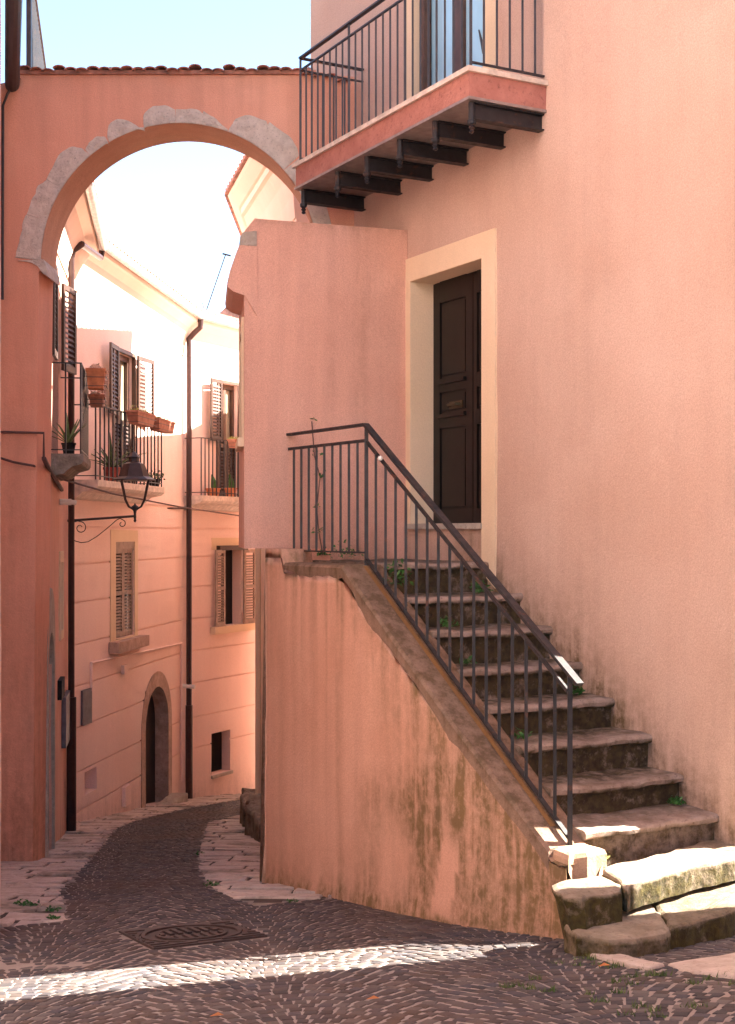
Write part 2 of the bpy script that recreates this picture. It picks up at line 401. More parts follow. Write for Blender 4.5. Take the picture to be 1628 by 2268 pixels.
# limestone slabs on both sides
for P_ in (lpoly, rpoly):
    mb = MB()
    for j in range(150):
        for i in range(50):
            x, y = -4.2+i*.1, 7.2+j*.12
            if all(inpoly(a, b, P_) for a, b in ((x, y), (x+.1, y), (x, y+.12), (x+.1, y+.12))): mb.quad(*[V(a, b, G(a, b)-.001) for a, b in ((x, y), (x+.1, y), (x+.1, y+.12), (x, y+.12))])
    tag(mb.build('ground', BED), kind='structure')
def slabs(poly, y0, y1, seed, name, slope=0.05, wmin=.3, wmax=.75):
    mb = MB(); r = random.Random(seed); y = y0
    while y < y1:
        dy = r.uniform(.15, .30)*(1+.012*y); x = -4.2 + r.uniform(0, .4)
        while x < .8:
            wd = r.uniform(wmin, wmax); g = .013
            q = []
            for a, b in ((x+g, y+g), (x+wd-g, y+g), (x+wd-g, y+dy-g), (x+g, y+dy-g)):
                b2 = b + slope*a + .04*fbm((a*1.5, b, seed)); q.append((a+.03*fbm((a, b*2, seed+5)), b2))
            # clip against the strip outline by pulling corners in
            ins = [inpoly(a, b, poly) for a, b in q]
            if any(ins):
                c = [sum(p[0] for p, i_ in zip(q, ins) if i_)/sum(ins), sum(p[1] for p, i_ in zip(q, ins) if i_)/sum(ins)]
                q2 = []
                for p, i_ in zip(q, ins):
                    if not i_:
                        lo, hi = 0.0, 1.0
                        for _ in range(7):
                            m_ = (lo+hi)/2
                            if inpoly(c[0]+(p[0]-c[0])*m_, c[1]+(p[1]-c[1])*m_, poly): lo = m_
                            else: hi = m_
                        p = (c[0]+(p[0]-c[0])*lo, c[1]+(p[1]-c[1])*lo)
                    q2.append(p)
                ar = abs(sum(a[0]*b[1]-b[0]*a[1] for a, b in zip(q2, q2[1:]+q2[:1])))/2
                if ar > .006:
                    hh = r.uniform(.004, .022)
                    stone(mb, q2, 0, -.06, .012, .006, .09, zf=lambda p, hh=hh: G(p.x, p.y)+hh, seed=r.random()*50)
            x += wd
        y += dy
    return tag(mb.build(name, SLAB, attrs={'dirt': lambda p: .45 if fbm((p.x*1.7, p.y*1.7, 3)) > .22 else .08}), kind='structure')
slabs(lpoly, 7.5, 25, 1, 'pavement')
slabs(rpoly, 8.5, 19.5, 2, 'pavement', -.05, .35, .8)
mb = MB()
stone(mb, [gpt(*p).xy for p in ((1476,2140),(1628,2116),(1760,2100),(1760,2180),(1628,2170),(1535,2158))], 0, -.08, .015, .008, .1, zf=lambda p: G(p.x, p.y)+.015)
stone(mb, [gpt(*p).xy for p in ((1277,2094),(1327,2104),(1428,2139),(1470,2142),(1440,2152),(1370,2140),(1300,2118),(1262,2105))], 0, -.08, .012, .008, .07, zf=lambda p: G(p.x, p.y)+.02)
tag(mb.build('pavement', SLAB, attrs={'dirt': lambda p: .15}), kind='structure')
# manhole
mh = thing('manhole_cover', 'square cast iron manhole with round ribbed lid set in the dark cobbles', 'manhole cover', mcen)
def mp(a, b, z): x, y = mcen.x+md.x*a+mn.x*b, mcen.y+md.y*a+mn.y*b; return V(x, y, G(x, y)+z)
q = .345; circ = [(.31*math.cos(k*math.pi/16), .31*math.sin(k*math.pi/16)) for k in range(32)]
fr = MB(); fr.poly([[(-q,-q),(q,-q),(q,q),(-q,q)], circ], mp, .010, -.03)
for k in range(9):
    z = -q+.03+k*.0711*1.0
    for sx in (-1, 1):
        xe = math.sqrt(max(0, .32**2-z*z)) if abs(z) < .32 else 0
        fr.poly([[(sx*(xe+.02), z-.013),(sx*(q-.01), z-.013),(sx*(q-.01), z+.013),(sx*(xe+.02), z+.013)]], mp, .018, .008)
fr.build('frame', CAST, mh)
ld = MB(); ld.poly([[(x*.97, y*.97) for x, y in circ]], mp, .002, -.02)
for r0, r1 in ((.30,.275),(.215,.195)):
    ld.poly([[(x/.31*r0, y/.31*r0) for x, y in circ], [(x/.31*r1, y/.31*r1) for x, y in circ]], mp, .015, 0)
for k in range(7):
    x = -.165+k*.055; e = math.sqrt(.19**2-x*x)
    for a, b in ((-e, -.03), (.03, e)): 
        if b-a > .02: ld.poly([[(x-.014, a),(x+.014, a),(x+.014, b),(x-.014, b)]], mp, .014, 0)
ld.build('lid', CAST, mh)

# ================================================================== RIGHT HOUSE (big pink wall, door, balcony)
RH = Wall((2.095, 8.023), (2.095-.477*5, 8.023+.879*5))
sE = RH.s(688); sN = -.175
dS0, dS1, dZ0, dZ1 = RH.s(1070), 3.62, .07, 2.10
b0, b1 = RH.s(1073), RH.s(916); BZ = 3.21
rh = thing('pink_house', 'tall pink stucco house with dark door above the stairs and an iron balcony', 'house', RH.p(2.5, -2.3))
def stairz(t):                                     # top line of the flight along the wall
    return -1.75 + 1.53*min(max(t, -.3), 2.61)/2.61 if t > -.4 else -1.95
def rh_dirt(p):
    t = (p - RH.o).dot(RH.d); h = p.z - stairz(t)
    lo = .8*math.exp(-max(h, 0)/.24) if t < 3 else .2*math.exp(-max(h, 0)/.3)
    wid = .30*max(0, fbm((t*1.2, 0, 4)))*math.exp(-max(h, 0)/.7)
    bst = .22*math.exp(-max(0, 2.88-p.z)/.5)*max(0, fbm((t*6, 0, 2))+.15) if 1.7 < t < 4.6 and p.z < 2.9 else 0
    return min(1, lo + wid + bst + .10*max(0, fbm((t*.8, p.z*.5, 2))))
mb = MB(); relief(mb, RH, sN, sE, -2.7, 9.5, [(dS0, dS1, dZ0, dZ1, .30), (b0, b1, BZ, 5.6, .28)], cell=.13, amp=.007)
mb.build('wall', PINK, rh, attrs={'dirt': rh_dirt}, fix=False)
mb = MB(); c0, c1, c2, c3 = RH.p(sN, 0), RH.p(sE, 0), RH.p(sE, 0, -3.9), RH.p(sN, 0, -3.9)
for a, b in ((c1, c2), (c2, c3), (c3, c0)): mb.quad(a+V(0,0,-2.7), b+V(0,0,-2.7), b+V(0,0,9.5), a+V(0,0,9.5))
mb.build('wall', PINK, rh, fix=False)
mb = MB(); mb.quad(c0+V(0,0,9.5), c1+V(0,0,9.5), c2+V(0,0,9.5), c3+V(0,0,9.5))
mb.obox(RH.p(sN-.1, 9.5, .35), RH.d*(sE-sN+.2), -RH.n*4.4, (0,0,.12)); mb.build('roof', TILE, rh)
# door surround
fo = RH.s(1100); zt = RH.z(1100, 505)
mb = MB(); f3 = lambda a, b, d: RH.p(a, b, d)
mb.poly([[(fo, -.42), (dS0, -.30), (dS0, dZ1), (dS1, dZ1), (dS1, dZ0), (3.70, dZ0), (3.70, zt), (fo, zt)]], f3, .016, -.02)
e = .003   # reveals
mb.obox(RH.p(dS1-e, dZ0, .012), RH.d*.05, -RH.n*.235, (0,0,dZ1-dZ0+.02)); mb.obox(RH.p(dS0+e, dZ0, .012), -RH.d*.05, -RH.n*.235, (0,0,dZ1-dZ0+.02))
mb.obox(RH.p(dS0, dZ1-e, .012), RH.d*(dS1-dS0), -RH.n*.235, (0,0,.05))
mb.build('door_frame', CREAM, rh)
mb = MB(); mb.obox(RH.p(dS0-.01, dZ0-.04, .03), RH.d*(dS1-dS0+.04), -RH.n*.26, (0,0,.045)); mb.build('door_sill', LIME, rh)
dd = MB(); dp = -.22
dd.obox(RH.p(dS0-.02, dZ0, dp-.05), RH.d*(dS1-dS0+.04), RH.n*.04, (0,0,dZ1-dZ0+.02))
dw = dS1-dS0; panes = [(.125,.80),(.92,1.10),(1.215,1.85)]; sM = RH.s(1050, dp)
for x0, x1 in ((dS0+.005, sM-.006), (sM+.006, dS1-.005)):
    fw = .10 if x1-x0 > .5 else .05
    for xx in (x0, x1-fw): dd.obox(RH.p(xx, dZ0+.01, dp-.012), RH.d*fw, RH.n*.022, (0,0,dZ1-dZ0-.02))
    zs_ = [0]+[v for p_ in panes for v in p_]+[dZ1-dZ0]
    for za, zb in zip(zs_[::2], zs_[1::2]): dd.obox(RH.p(x0+fw, dZ0+za, dp-.012), RH.d*(x1-x0-2*fw), RH.n*.021, (0,0,zb-za))
    for za, zb in panes:
        dd.obox(RH.p(x0+fw+.025, dZ0+za+.025, dp-.012), RH.d*(x1-x0-2*fw-.05), RH.n*.015, (0,0,zb-za-.05))
door = dd.build('door', WOOD, rh)
h = MB(); xh = RH.s(1012, dp)
h.tube([RH.p(xh-.07, 1.05, dp+.01), RH.p(xh-.06, 1.05, dp+.05), RH.p(xh+.06, 1.05, dp+.05), RH.p(xh+.07, 1.05, dp+.01)], .012, 6); h.obox(RH.p(xh-.10, 1.02, dp+.008), RH.d*.2, RH.n*.006, (0,0,.06)); h.build('handle', plain('aged brass', (.10,.08,.05), .4, .7), door)
for z_ in (.955, 1.235): h = MB(); h.obox(RH.p(sM+.10, z_, dp+.008), RH.d*(dS1-sM-.2), RH.n*.03, (0,0,.03)); h.build('rail_moulding', WOOD, door)
# balcony
bs0, bs1, BP = 1.726, 4.506, .648
mb = MB(); mb.obox(RH.p(bs0, BZ-.205, 0), RH.d*(bs1-bs0), RH.n*BP, (0,0,.17))
bal = mb.build('balcony', FASCIA, rh)
mb = MB(); mb.obox(RH.p(bs0-.025, BZ-.035, 0), RH.d*(bs1-bs0+.05), RH.n*(BP+.025), (0,0,.035)); mb.build('balcony_edge', MARB, bal)
mb = MB(); mb.obox(RH.p(bs0+.03, BZ-.209, .0), RH.d*(bs1-bs0-.06), RH.n*(BP-.04), (0,0,-.004)); mb.build('soffit', SOFF, bal)
mb = MB()
mb.obox(RH.p(bs0-.012, BZ-.225, 0), RH.d*(bs1-bs0+.024), RH.n*(BP+.012), (0,0,.02)); mb.build('metal_edge', plain('grey metal edge', (.30,.26,.25), .5, .5), bal)
zb = 2.865
for u in (1202, 1116, 1033, 956, 887, 822):
    sc_ = RH.s(u)
    if u == 1202: sc_ = bs0+.05
    if u == 822: sc_ = bs1-.05
    mb = MB(); top = BZ-.227; hh = top-zb
    mb.obox(RH.p(sc_-.035, zb, 0), RH.d*.07, RH.n*(BP-.06), (0,0,.010)); mb.obox(RH.p(sc_-.035, top-.01, 0), RH.d*.07, RH.n*(BP-.06), (0,0,.010))
    mb.obox(RH.p(sc_-.005, zb+.009, 0), RH.d*.010, RH.n*(BP-.06), (0,0,hh-.018))
    mb.build('beam', RUST, bal)
    fn = MB(); c_ = RH.p(sc_, 0, BP-.05)
    fn.lathe(c_, [(.008, zb-.095), (.020, zb-.085), (.011, zb-.072), (.024, zb-.058), (.014, zb-.046), (.030, zb-.03), (.032, zb-.008), (.022, zb), (.022, top)], 10); fn.build('finial', RUST, bal)
rl = MB(); HT, H2 = BZ+.916, BZ+.81
cn, cf = (bs0+.03, BP-.03), (bs1-.03, BP-.03)
P2 = lambda c, z: RH.p(c[0], z, c[1])
path = [(bs0+.03, 0), cn, cf, (bs1-.03, 0)]
for a, b in zip(path, path[1:]):
    rl.bar(P2(a, HT), P2(b, HT), .04, .014); rl.bar(P2(a, H2), P2(b, H2), .022, .012)
rl.bar(P2(path[0], BZ+.045), P2(cn, BZ+.045), .022, .012); rl.bar(P2(cn, BZ+.012), P2(cf, BZ+.012), .022, .01); rl.bar(P2(cf, BZ+.045), P2(path[3], BZ+.045), .022, .012)
rail = rl.build('balcony_railing', IRON, rh)
def baluster(p, z0, z1, r, parent, m=IRON, name='baluster'):
    b_ = MB(); b_.obox(p+V(-r,-r,z0), (2*r,0,0), (0,2*r,0), (0,0,z1-z0)); return b_.build(name, m, parent)
n = 24
for k in range(n+1):
    c_ = (cn[0]+(cf[0]-cn[0])*k/n, cn[1]); post = k % 8 == 0
    baluster(RH.p(c_[0], 0, c_[1]), BZ, HT if post else H2, .010 if post else .0075, rail, name='post' if post else 'baluster')
for cc in (cn, cf):
    for k in range(1, 6): baluster(RH.p(cc[0], 0, cc[1]*(1-k/5.7)), BZ+.045, H2, .0075, rail)
# balcony door: cream surround, brown frame, pale blue panes
mb = MB(); so_, s1_ = RH.s(1101), RH.s(900)
mb.poly([[(so_, BZ), (b0, BZ), (b0, 5.6), (b1, 5.6), (b1, BZ), (s1_, BZ), (s1_, 5.8), (so_, 5.8)]], f3, .016, -.02)
mb.obox(RH.p(b1-e, BZ, .012), RH.d*.05, -RH.n*.15, (0,0,2.4)); mb.obox(RH.p(b0+e, BZ, .012), -RH.d*.05, -RH.n*.15, (0,0,2.4)); mb.build('balcony_door_frame', CREAM, rh)
mb = MB(); bw = b1-b0
for k in range(2):
    x0 = b0+k*bw/2; x1 = x0+bw/2
    for xx in (x0, x1-.075): mb.obox(RH.p(xx+.002, BZ+.01, -.15), RH.d*.071, RH.n*.05, (0,0,2.3))
    mb.obox(RH.p(x0+.073, BZ+.01, -.148), RH.d*(bw/2-.146), RH.n*.044, (0,0,.06)); mb.obox(RH.p(x0+.073, BZ+2.2, -.148), RH.d*(bw/2-.146), RH.n*.044, (0,0,.1))
mb.obox(RH.p(b1-.10, BZ+.012, -.10), RH.d*.06, RH.n*.06, (0,0,2.3))
bd = mb.build('balcony_door', BROWN, rh)
for k in range(2):
    mb = MB(); mb.obox(RH.p(b0+k*bw/2+.07, BZ+.06, -.14), RH.d*(bw/2-.14), RH.n*.01, (0,0,2.2)); mb.build('pane', BLUE_PANE, bd)
mb = MB()
x_ = b0+.14
BZ_ = BZ; BZ = BZ+.12
mb.tube([RH.p(x_+.13, BZ+.62, -.126), RH.p(x_+.05, BZ+.42, -.126), RH.p(x_, BZ+.33, -.126), RH.p(x_+.05, BZ+.30, -.126), RH.p(x_+.12, BZ+.28, -.126)], [.006,.02,.022,.012,.01], 6); BZ = BZ_; mb.build('dark_streak', plain('dark motif', (.06,.06,.07), .6), bd)  # bent dark tube laid over one blue pane

# ================================================================== STAIRCASE
RL = Wall((1.132, 7.5), (1.132-.477, 7.5+.879))       # line of the railing
wid = 1.097
st = thing('staircase', 'worn stone outdoor staircase with pink side wall, dirty sloping kerb and iron railing', 'staircase', RL.p(1, -2.4))
def PT(t, o, z): return RL.o + RL.d*t - RL.n*o + V(0,0,z)    # o>0 towards the house wall
nos = [(1590,1799),(1510,1713),(1440,1624),(1360,1545),(1290,1467),(1225,1387),(1160,1315),(1085,1243)]
tz = [RH.uv(u, v) for u, v in nos]
def step(i):
    t0, z0 = tz[i]; t1 = tz[i+1][0] if i+1 < len(tz) else 4.0; zp = tz[i-1][1] if i else -1.87
    prof = [(t0+.03, zp-.03), (t0+.028, z0-.062), (t0+.004, z0-.058), (t0-.010, z0-.045), (t0-.014, z0-.022), (t0-.004, z0-.006), (t0+.02, z0), (t0+.10, z0-.002), (t1-.10, z0-.004), (t1+.06, z0-.004)]
    m_ = MB(); nn = 20; o0, o1 = .10, wid+.01
    rows = []
    for k in range(nn+1):
        o = o0+(o1-o0)*k/nn; row = []
        for a, (t, z) in enumerate(prof):
            p = PT(t, o, z); j = fbm(p*5, 1, 3)*.012 + fbm(p*17, 1, 2)*.005
            wear = -.012*math.exp(-((o-.62)/.3)**2) if 2 < a < 8 else 0
            row.append(p + V(0,0,(j if a > 1 else 0)+wear) - RL.d*(.010*fbm(p*7+V(3,3,3)) if 0 < a < 7 else 0))
        row.append(PT(t1+.06, o, -2.6)); row.append(PT(t0+.03, o, -2.6)); rows.append(row)
    L = len(rows[0]); vs = [x for r_ in rows for x in r_]; fs = []
    for k in range(nn):
        for a in range(L): a2 = (a+1) % L; fs.append((k*L+a, k*L+a2, (k+1)*L+a2, (k+1)*L+a))
    fs += [tuple(range(L)), tuple(range(len(vs)-L, len(vs)))]
    m_.add(vs, fs)
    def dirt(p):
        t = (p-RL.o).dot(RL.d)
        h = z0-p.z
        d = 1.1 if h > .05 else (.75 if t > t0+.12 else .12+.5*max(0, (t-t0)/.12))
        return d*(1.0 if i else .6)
    return m_.build('step' if i+1 < len(tz) else 'landing', STEP, st, attrs={'dirt': dirt})
for i in range(len(tz)): step(i)
# broad lower stones
def moss_shade(zt, k=1.0, top=.15): return {'dirt': lambda p: k if p.z < zt-.02 else top}  # moss on the sides, deepened to stand in for shade on the fronts
def lowstone(px, z, zb_, m_, bev, k, top, seed, extra=None):
    mb = MB(); pl = [atz(u, v, z).xy for u, v in px]
    stone(mb, [tuple(p) for p in pl], z, zb_, bev, .010, .05, seed=seed)
    if extra: mb.v = [extra(p) for p in mb.v]
    return mb.build('step', m_, st, attrs=moss_shade(z, k, top))
lowstone([(1214,1956),(1255,1944),(1339,1938),(1378,1956),(1376,1972),(1330,1980),(1290,1987),(1246,1984)], -1.84, -2.3, MOSSY, .030, 1.25, .15, 3, lambda p: p + V(.12*min(1, max(0, (-1.86-p.z)/.2))*max(0, 1-(p.x-.93)/.3), 0, 0))
lowstone([(1332,1923),(1440,1897),(1590,1852),(1720,1815),(1760,1850),(1700,1880),(1617,1901),(1540,1918),(1473,1937),(1425,1952),(1388,1966),(1374,1952)], -1.84, -1.97, MOSSY, .020, .9, .05, 8)
lowstone([(1247,2046),(1282,2068),(1344,2079),(1409,2079),(1472,2066),(1487,2053),(1455,2006),(1420,1985),(1340,1995),(1262,2010)], -2.0, -2.35, MOSSY, .035, .85, .12, 21)
lowstone([(1451,2008),(1484,2055),(1535,2043),(1628,2015),(1790,1975),(1790,1880),(1628,1935),(1500,1975),(1430,1982)], -2.0, -2.35, MOSSY, .035, 1.3, .45, 27)  # darker top and sides than the other lower stones
# side wall
tL0 = -.12
def oo(t): return -(.14 + .06*min(1, max(0, (t+.12)/1.1)))
def ztop(t):
    if t < 2.39: return -1.75 + 1.52*max(t, -.02)/2.39
    return -.23
tOv = None
ow = Wall(tuple(PT(2.6, -.2, 0).xy), tuple(PT(4, -.2, 0).xy)); tOv = 2.6 + ow.s(628); tEnd = 2.6 + ow.s(588)
mb = MB(); nt_, nz_ = 110, 40; idx = []
for i in range(nt_+1):
    t_b = tL0+(tEnd-tL0)*i/nt_; p0 = PT(t_b, oo(t_b), 0); zt_ = (-.125 if t_b > tOv else ztop(t_b)-(.05 if t_b < 2.2 else .018))
    zb_ = G(0, p0.y)-.15
    row = []
    for j in range(nz_+1):
        z = zb_+(zt_-zb_)*j/nz_; t = t_b - .17*max(0, 1-(z-zb_)/.42)*max(0, 1-i/30) + (.035*math.sin((z-zb_)*9) if i == 0 else 0); p = PT(t, oo(t_b), z)
        low = max(0, 1-(z-zb_)/.45)
        k = (.012*fbm(p, 1.3, 3)+.004*fbm(p, 6, 2))*min(1, (zt_-z)/.3) + .05*low*low + .02*max(0, 1-abs(t-tEnd)/.3)*low*2*fbm(p*5)
        edge = .02*max(0, 1-(t_b-tL0)/.25)
        row.append(p + RL.n*(k-edge*max(0,(z-zb_-.5))))
    idx.append(row)
L = nz_+1; vs = [x for r_ in idx for x in r_]; fs = [(i*L+j, (i+1)*L+j, (i+1)*L+j+1, i*L+j+1) for i in range(nt_) for j in range(nz_)]
o = len(vs)
for r_ in idx: vs += [r_[-1] - RL.n*.25, r_[0] - RL.n*.25]
for i in range(nt_): a = o+2*i; fs += [(i*L+nz_, (i+1)*L+nz_, a+2, a), (a, a+2, a+3, a+1)]
fs += [tuple(range(L))+(o+1, o), tuple(nt_*L+j for j in range(L))+(o+2*nt_+1, o+2*nt_)]
mb.add(vs, fs)
def sw_dirt(p):
    t = (p-RL.o).dot(RL.d); zt_ = ztop(t); h = p.z-G(0, p.y); dn = zt_-p.z
    low = .85*math.exp(-max(h-.02, 0)/.13)
    near = max(0, 1-max(0, t-.3)/2.0)
    belt = near*1.7*max(0, min(1, (1.0-h)/.2))*max(0, .55+.9*fbm((t*2.2, p.z*.4, 7)))
    blob = 1.1*max(0, 1-abs(h-.72)/.28)*max(0, 1-abs(t-1.1)/1.1) + .55*max(0, 1-abs(dn-.45)/.5)*max(0, 1-abs(t-.9)/1.0)
    diag = ((.55*math.exp(-max(dn, 0)/.05)+.85*math.exp(-max(dn, 0)/.40)) if t < 2.39 else 1.0*math.exp(-max(dn, 0)/.75)*max(0, .25+fbm((t*9, 0, 5))*1.8) + .5*math.exp(-max(dn, 0)/.06))*(.5+1.1*max(0, fbm((t*5, 0, 3))+.3))
    left = .35*max(0, fbm((t*4, 0, 11)))*(1 if t > 2.2 else .4)
    patch = -.9 if (abs(t-.95+.25*(h-.4)) < .10+.05*(.6-h) and .03 < h < .66) else 0
    return max(0, min(1.0, low+belt+blob+diag+left+patch))
mb.build('side_wall', SIDEW, st, attrs={'dirt': sw_dirt}, smooth=True)
# sloping kerb on top of it
mb = MB(); rows = []
ts = [0.0]+[2.39*k/40 for k in range(1, 41)]+[2.39+(tOv-2.39)*k/10 for k in range(1, 11)]
for t in ts:
    z = ztop(t); a, c_ = oo(t), .134
    j = lambda o_: .006*fbm(PT(t, o_, z)*6)
    rows.append([PT(t, a-.002, z-(.07 if t < 2.2 else .030)), PT(t, a-.003, z-.022), PT(t, a+.014, z-.002+j(a)*.5), PT(t, -.05, z+.004+j(0)), PT(t, .04, z+.003+j(.04)), PT(t, c_-.02, z+j(c_)), PT(t, c_, z-.015), PT(t, c_, z-.5), PT(t, a+.02, z-.5)])
L = 9; vs = [x for r_ in rows for x in r_]
fs = [(i*L+k, i*L+(k+1) % L, (i+1)*L+(k+1) % L, (i+1)*L+k) for i in range(len(rows)-1) for k in range(L)]+[tuple(range(L)), tuple(range(len(vs)-L, len(vs)))]
mb.add(vs, fs); kerb = mb.build('kerb', COPING, st, attrs={'dirt': lambda p: (.85 if (p-RL.o).dot(RL.d) > .1 else .35) if p.z > ztop((p-RL.o).dot(RL.d))-.03 else .5})
mb = MB(); t0_, t1_ = .12, 2.36
for k in range(20):
    ta, tb = t0_+(t1_-t0_)*k/20, t0_+(t1_-t0_)*(k+1)/20
    mb.quad(PT(ta, -.045, ztop(ta)+.012), PT(tb, -.045, ztop(tb)+.012), PT(tb, -.012, ztop(tb)+.013), PT(ta, -.012, ztop(ta)+.013))
mb.build('kerb_edge', MUSTARD, kerb)
mb = MB(); stone(mb, [tuple(PT(a, b, 0).xy) for a, b in ((-.140, -.120), (-.155, .0), (-.145, .134), (.04, .136), (.04, -.120))], -1.748, -2.0, .035, .014, .05, seed=4); mb.build('kerb_end', stucco('pale ochre plaster', (.50,.33,.22), (.42,.27,.18), .3), st)
# railing
rl = MB(); zl0, zl1 = -.783, .776; tp = 2.39; tEr = 3.69*.9375+.22
tEr = RL.s(640)
sl_ = (zl1-zl0)/tp
hr = [PT(-.09, 0, zl0-.09*sl_+.002), PT(tp+.01, 0, zl1), PT(tEr, 0, zl1+.01)]
for a, b in zip(hr, hr[1:]): rl.bar(a, b, .048, .020)
for dz in (-.115,): 
    for a, b in zip([PT(0,0,zl0), hr[1], hr[2]], [hr[1], hr[2]]): rl.bar(a+V(0,0,dz), b+V(0,0,dz), .016, .022)
rl.bar(PT(0,0,-1.71), PT(tp,0,-.185), .03, .012); rl.bar(PT(tp,0,-.142), PT(tEr,0,-.142), .03, .012)
rail2 = rl.build('railing', IRON2, st)
for t, z0, z1, r_ in ((0, -1.76, zl0-.004, .013), (tp, -.25, zl1-.006, .014)):
    baluster(PT(t,0,0), z0, z1, r_, rail2, IRON2, 'post')
nb = 17
for k in range(1, nb):
    t = tp*k/nb; baluster(PT(t,0,0), -1.715+1.525*t/tp, zl0+sl_*t-.115, .0092, rail2, IRON2)
for k in range(1, 10):
    t = tp+(tEr-tp)*k/9.7; baluster(PT(t,0,0), -.145, zl1-.11, .0092, rail2, IRON2)
mb = MB(); mb.lathe(PT(.42*tp+1.0, .0, 0)*0 + PT(2.13, -.03, .52), [(.001,-.018),(.014,-.012),(.018,0),(.014,.012),(.001,.018)], 10); mb.build('insulator_knob', WHITE, rail2)

# ================================================================== PROJECTING BAY between stairs and arch
jx, jy = .336, 11.27
BF = Wall((jx, jy), (jx-.879, jy-.477))
sB = BF.s(541); cB = BF.p(sB, 0); bk = V(-1.16, 12.09, 0)
BS = Wall((cB.x, cB.y), (bk.x, bk.y)); 
bay = thing('bay', 'blank pink stucco block overhanging the lane behind the stair landing', 'house wing', BF.p(.8, -.2))
zl, zr, zu = 2.485, 2.542, -.125
mb = MB()
def bay_top(s): return zr+(zl-zr)*min(1, s/1.355)
nn, mm = 34, 60; rows = []
for i in range(nn+1):
    s_ = sB*i/nn; zt_ = bay_top(s_) - (.11*max(0, (s_-1.40)/(sB-1.40)) if s_ > 1.4 else 0); row = []
    for j in range(mm+1):
        z = zu-.15+(zt_-zu+.15)*j/mm if s_ < 1.0 else zu+(zt_-zu)*j/mm
        p = BF.p(s_, z); row.append(p+BF.n*(.010*fbm(p, 1.1, 2)+.003*fbm(p, 5, 2) if 0 < i < nn else 0))
    rows.append(row)
L = mm+1; vs = [x for r_ in rows for x in r_]; fs = [(i*L+j, (i+1)*L+j, (i+1)*L+j+1, i*L+j+1) for i in range(nn) for j in range(mm)]
o = len(vs); bj = V(-.1, 12.09, 0)
for i in range(nn+1):
    k = i/nn; q_ = bj.lerp(bk, k); vs += [V(q_.x, q_.y, rows[i][-1].z), V(q_.x, q_.y, rows[i][0].z)]
for i in range(nn): a = o+2*i; fs += [(i*L+mm, (i+1)*L+mm, a+2, a), (i*L, (i+1)*L, a+3, a+1)]
fs += [tuple(nn*L+j for j in range(L))+(o+2*nn, o+2*nn+1)]
mb.add(vs, fs)
def bay_dirt(p):
    s_ = (p-BF.o).dot(BF.d); z = p.z
    d = .35*math.exp(-max(bay_top(s_)-z, 0)/.05) + .25*max(0, 1-abs(s_-.72)/.04)*(1 if z > .8 else .5)*(.6+fbm((0, z*2, 1)))
    d += .5*math.exp(-(z+.2)/.14)*(1 if .15 < s_ < .9 else .15) + .22*max(0, fbm((s_*3.5, 0, 9)))
    return max(0, min(1, d))
mb.build('wall', ROSE, bay, attrs={'dirt': bay_dirt})
# plinth under the overhang
mb = MB(); pA = PT(tEnd-.01, -.198, 0); pB = V(-.865, 12.09, 0)
mb.obox(V(pA.x, pA.y, 0)+V(0,0,G(0,10.8)-.3), pB-V(pA.x, pA.y, 0), V(.5, .27, 0), V(0,0,zu-.004-(G(0,10.8)-.3))); mb.build('lower_wall', OCHRE, bay)
# sloping stuccoed hood over the window on the lane side
hp = [(BF.s(568), BF.z(568, 545)), (BF.s(568), BF.z(568, 700)), (BF.s(541), BF.z(541, 655)), (BF.s(533), BF.z(533, 652)), (BF.s(516), BF.z(516, 646)), (BF.s(504), BF.z(504, 637)), (BF.s(502), BF.z(502, 625)), (BF.s(508), BF.z(508, 600)), (BF.s(520), BF.z(520, 565)), (BF.s(529), BF.z(529, 542))]
hood_d = (bk-cB).normalized()
mb = MB(); mb.poly([hp], lambda a, b, d: BF.p(a, b, .012)+hood_d*d, 0, 1.0); mb.build('window_hood', ROSE, bay)
hp2 = [(BF.s(567), BF.z(567, 512)), (BF.s(567), BF.z(567, 546)), (BF.s(529), BF.z(529, 543)), (BF.s(530), BF.z(530, 525)), (BF.s(536), BF.z(536, 515))]
mb = MB(); mb.poly([hp2], lambda a, b, d: BF.p(a, b, .016)+hood_d*d, 0, .9); mb.build('cap_stone', LIME, bay, attrs={'dirt': lambda p: .15})
mb = MB(); za, zb2 = BF.z(541, 732), BF.z(541, 968)
L_ = .75
for s_a, s_b in ((.08, .20), (.62, .74)): mb.obox(BS.p(s_a, zb2, 0), BS.d*(s_b-s_a), BS.n*.02, (0,0,za-zb2))
mb.obox(BS.p(.08, za, 0), BS.d*.66, BS.n*.02, (0,0,.12)); mb.obox(BS.p(.05, zb2-.07, 0), BS.d*.72, BS.n*.05, (0,0,.07))
wf = mb.build('window', CREAM, bay)
mb = MB(); mb.obox(BS.p(.20, zb2, 0), BS.d*.42, BS.n*.008, (0,0,za-zb2)); mb.build('pane', DARK, wf)

# ================================================================== ARCH over the lane
AY = 12.1
ar = thing('archway', 'orange stucco arch with rough stone voussoirs and a tiled top across the lane', 'archway', (-3.1, AY+.25, G(0, AY)))
ax, az, R0 = (398-CX)/F*AY, (HZ-580)/F*AY, 1.25
TH = .55
def X(u): return (u-CX)/F*AY
def Z(v): return (HZ-v)/F*AY
top = [(-.02, Z(172)), (X(665), Z(160)), (X(560), Z(162)), (X(400), Z(167)), (X(250), Z(163)), (X(120), Z(160)), (X(70), Z(160)), (X(35), Z(167)), (X(15), Z(182)), (-3.6, Z(200))]
arc = [(ax+R0*math.cos(R(a))*(1.0), az+R0*math.sin(R(a))) for a in range(184, -5, -4)]
outer = [(-.02, -3.6)] + top + [(-3.6, -3.6), (X(72), -3.6), (X(72), Z(1925)), (X(80), Z(1100)), (X(86), Z(600))] + arc + [(X(712), -3.6)]
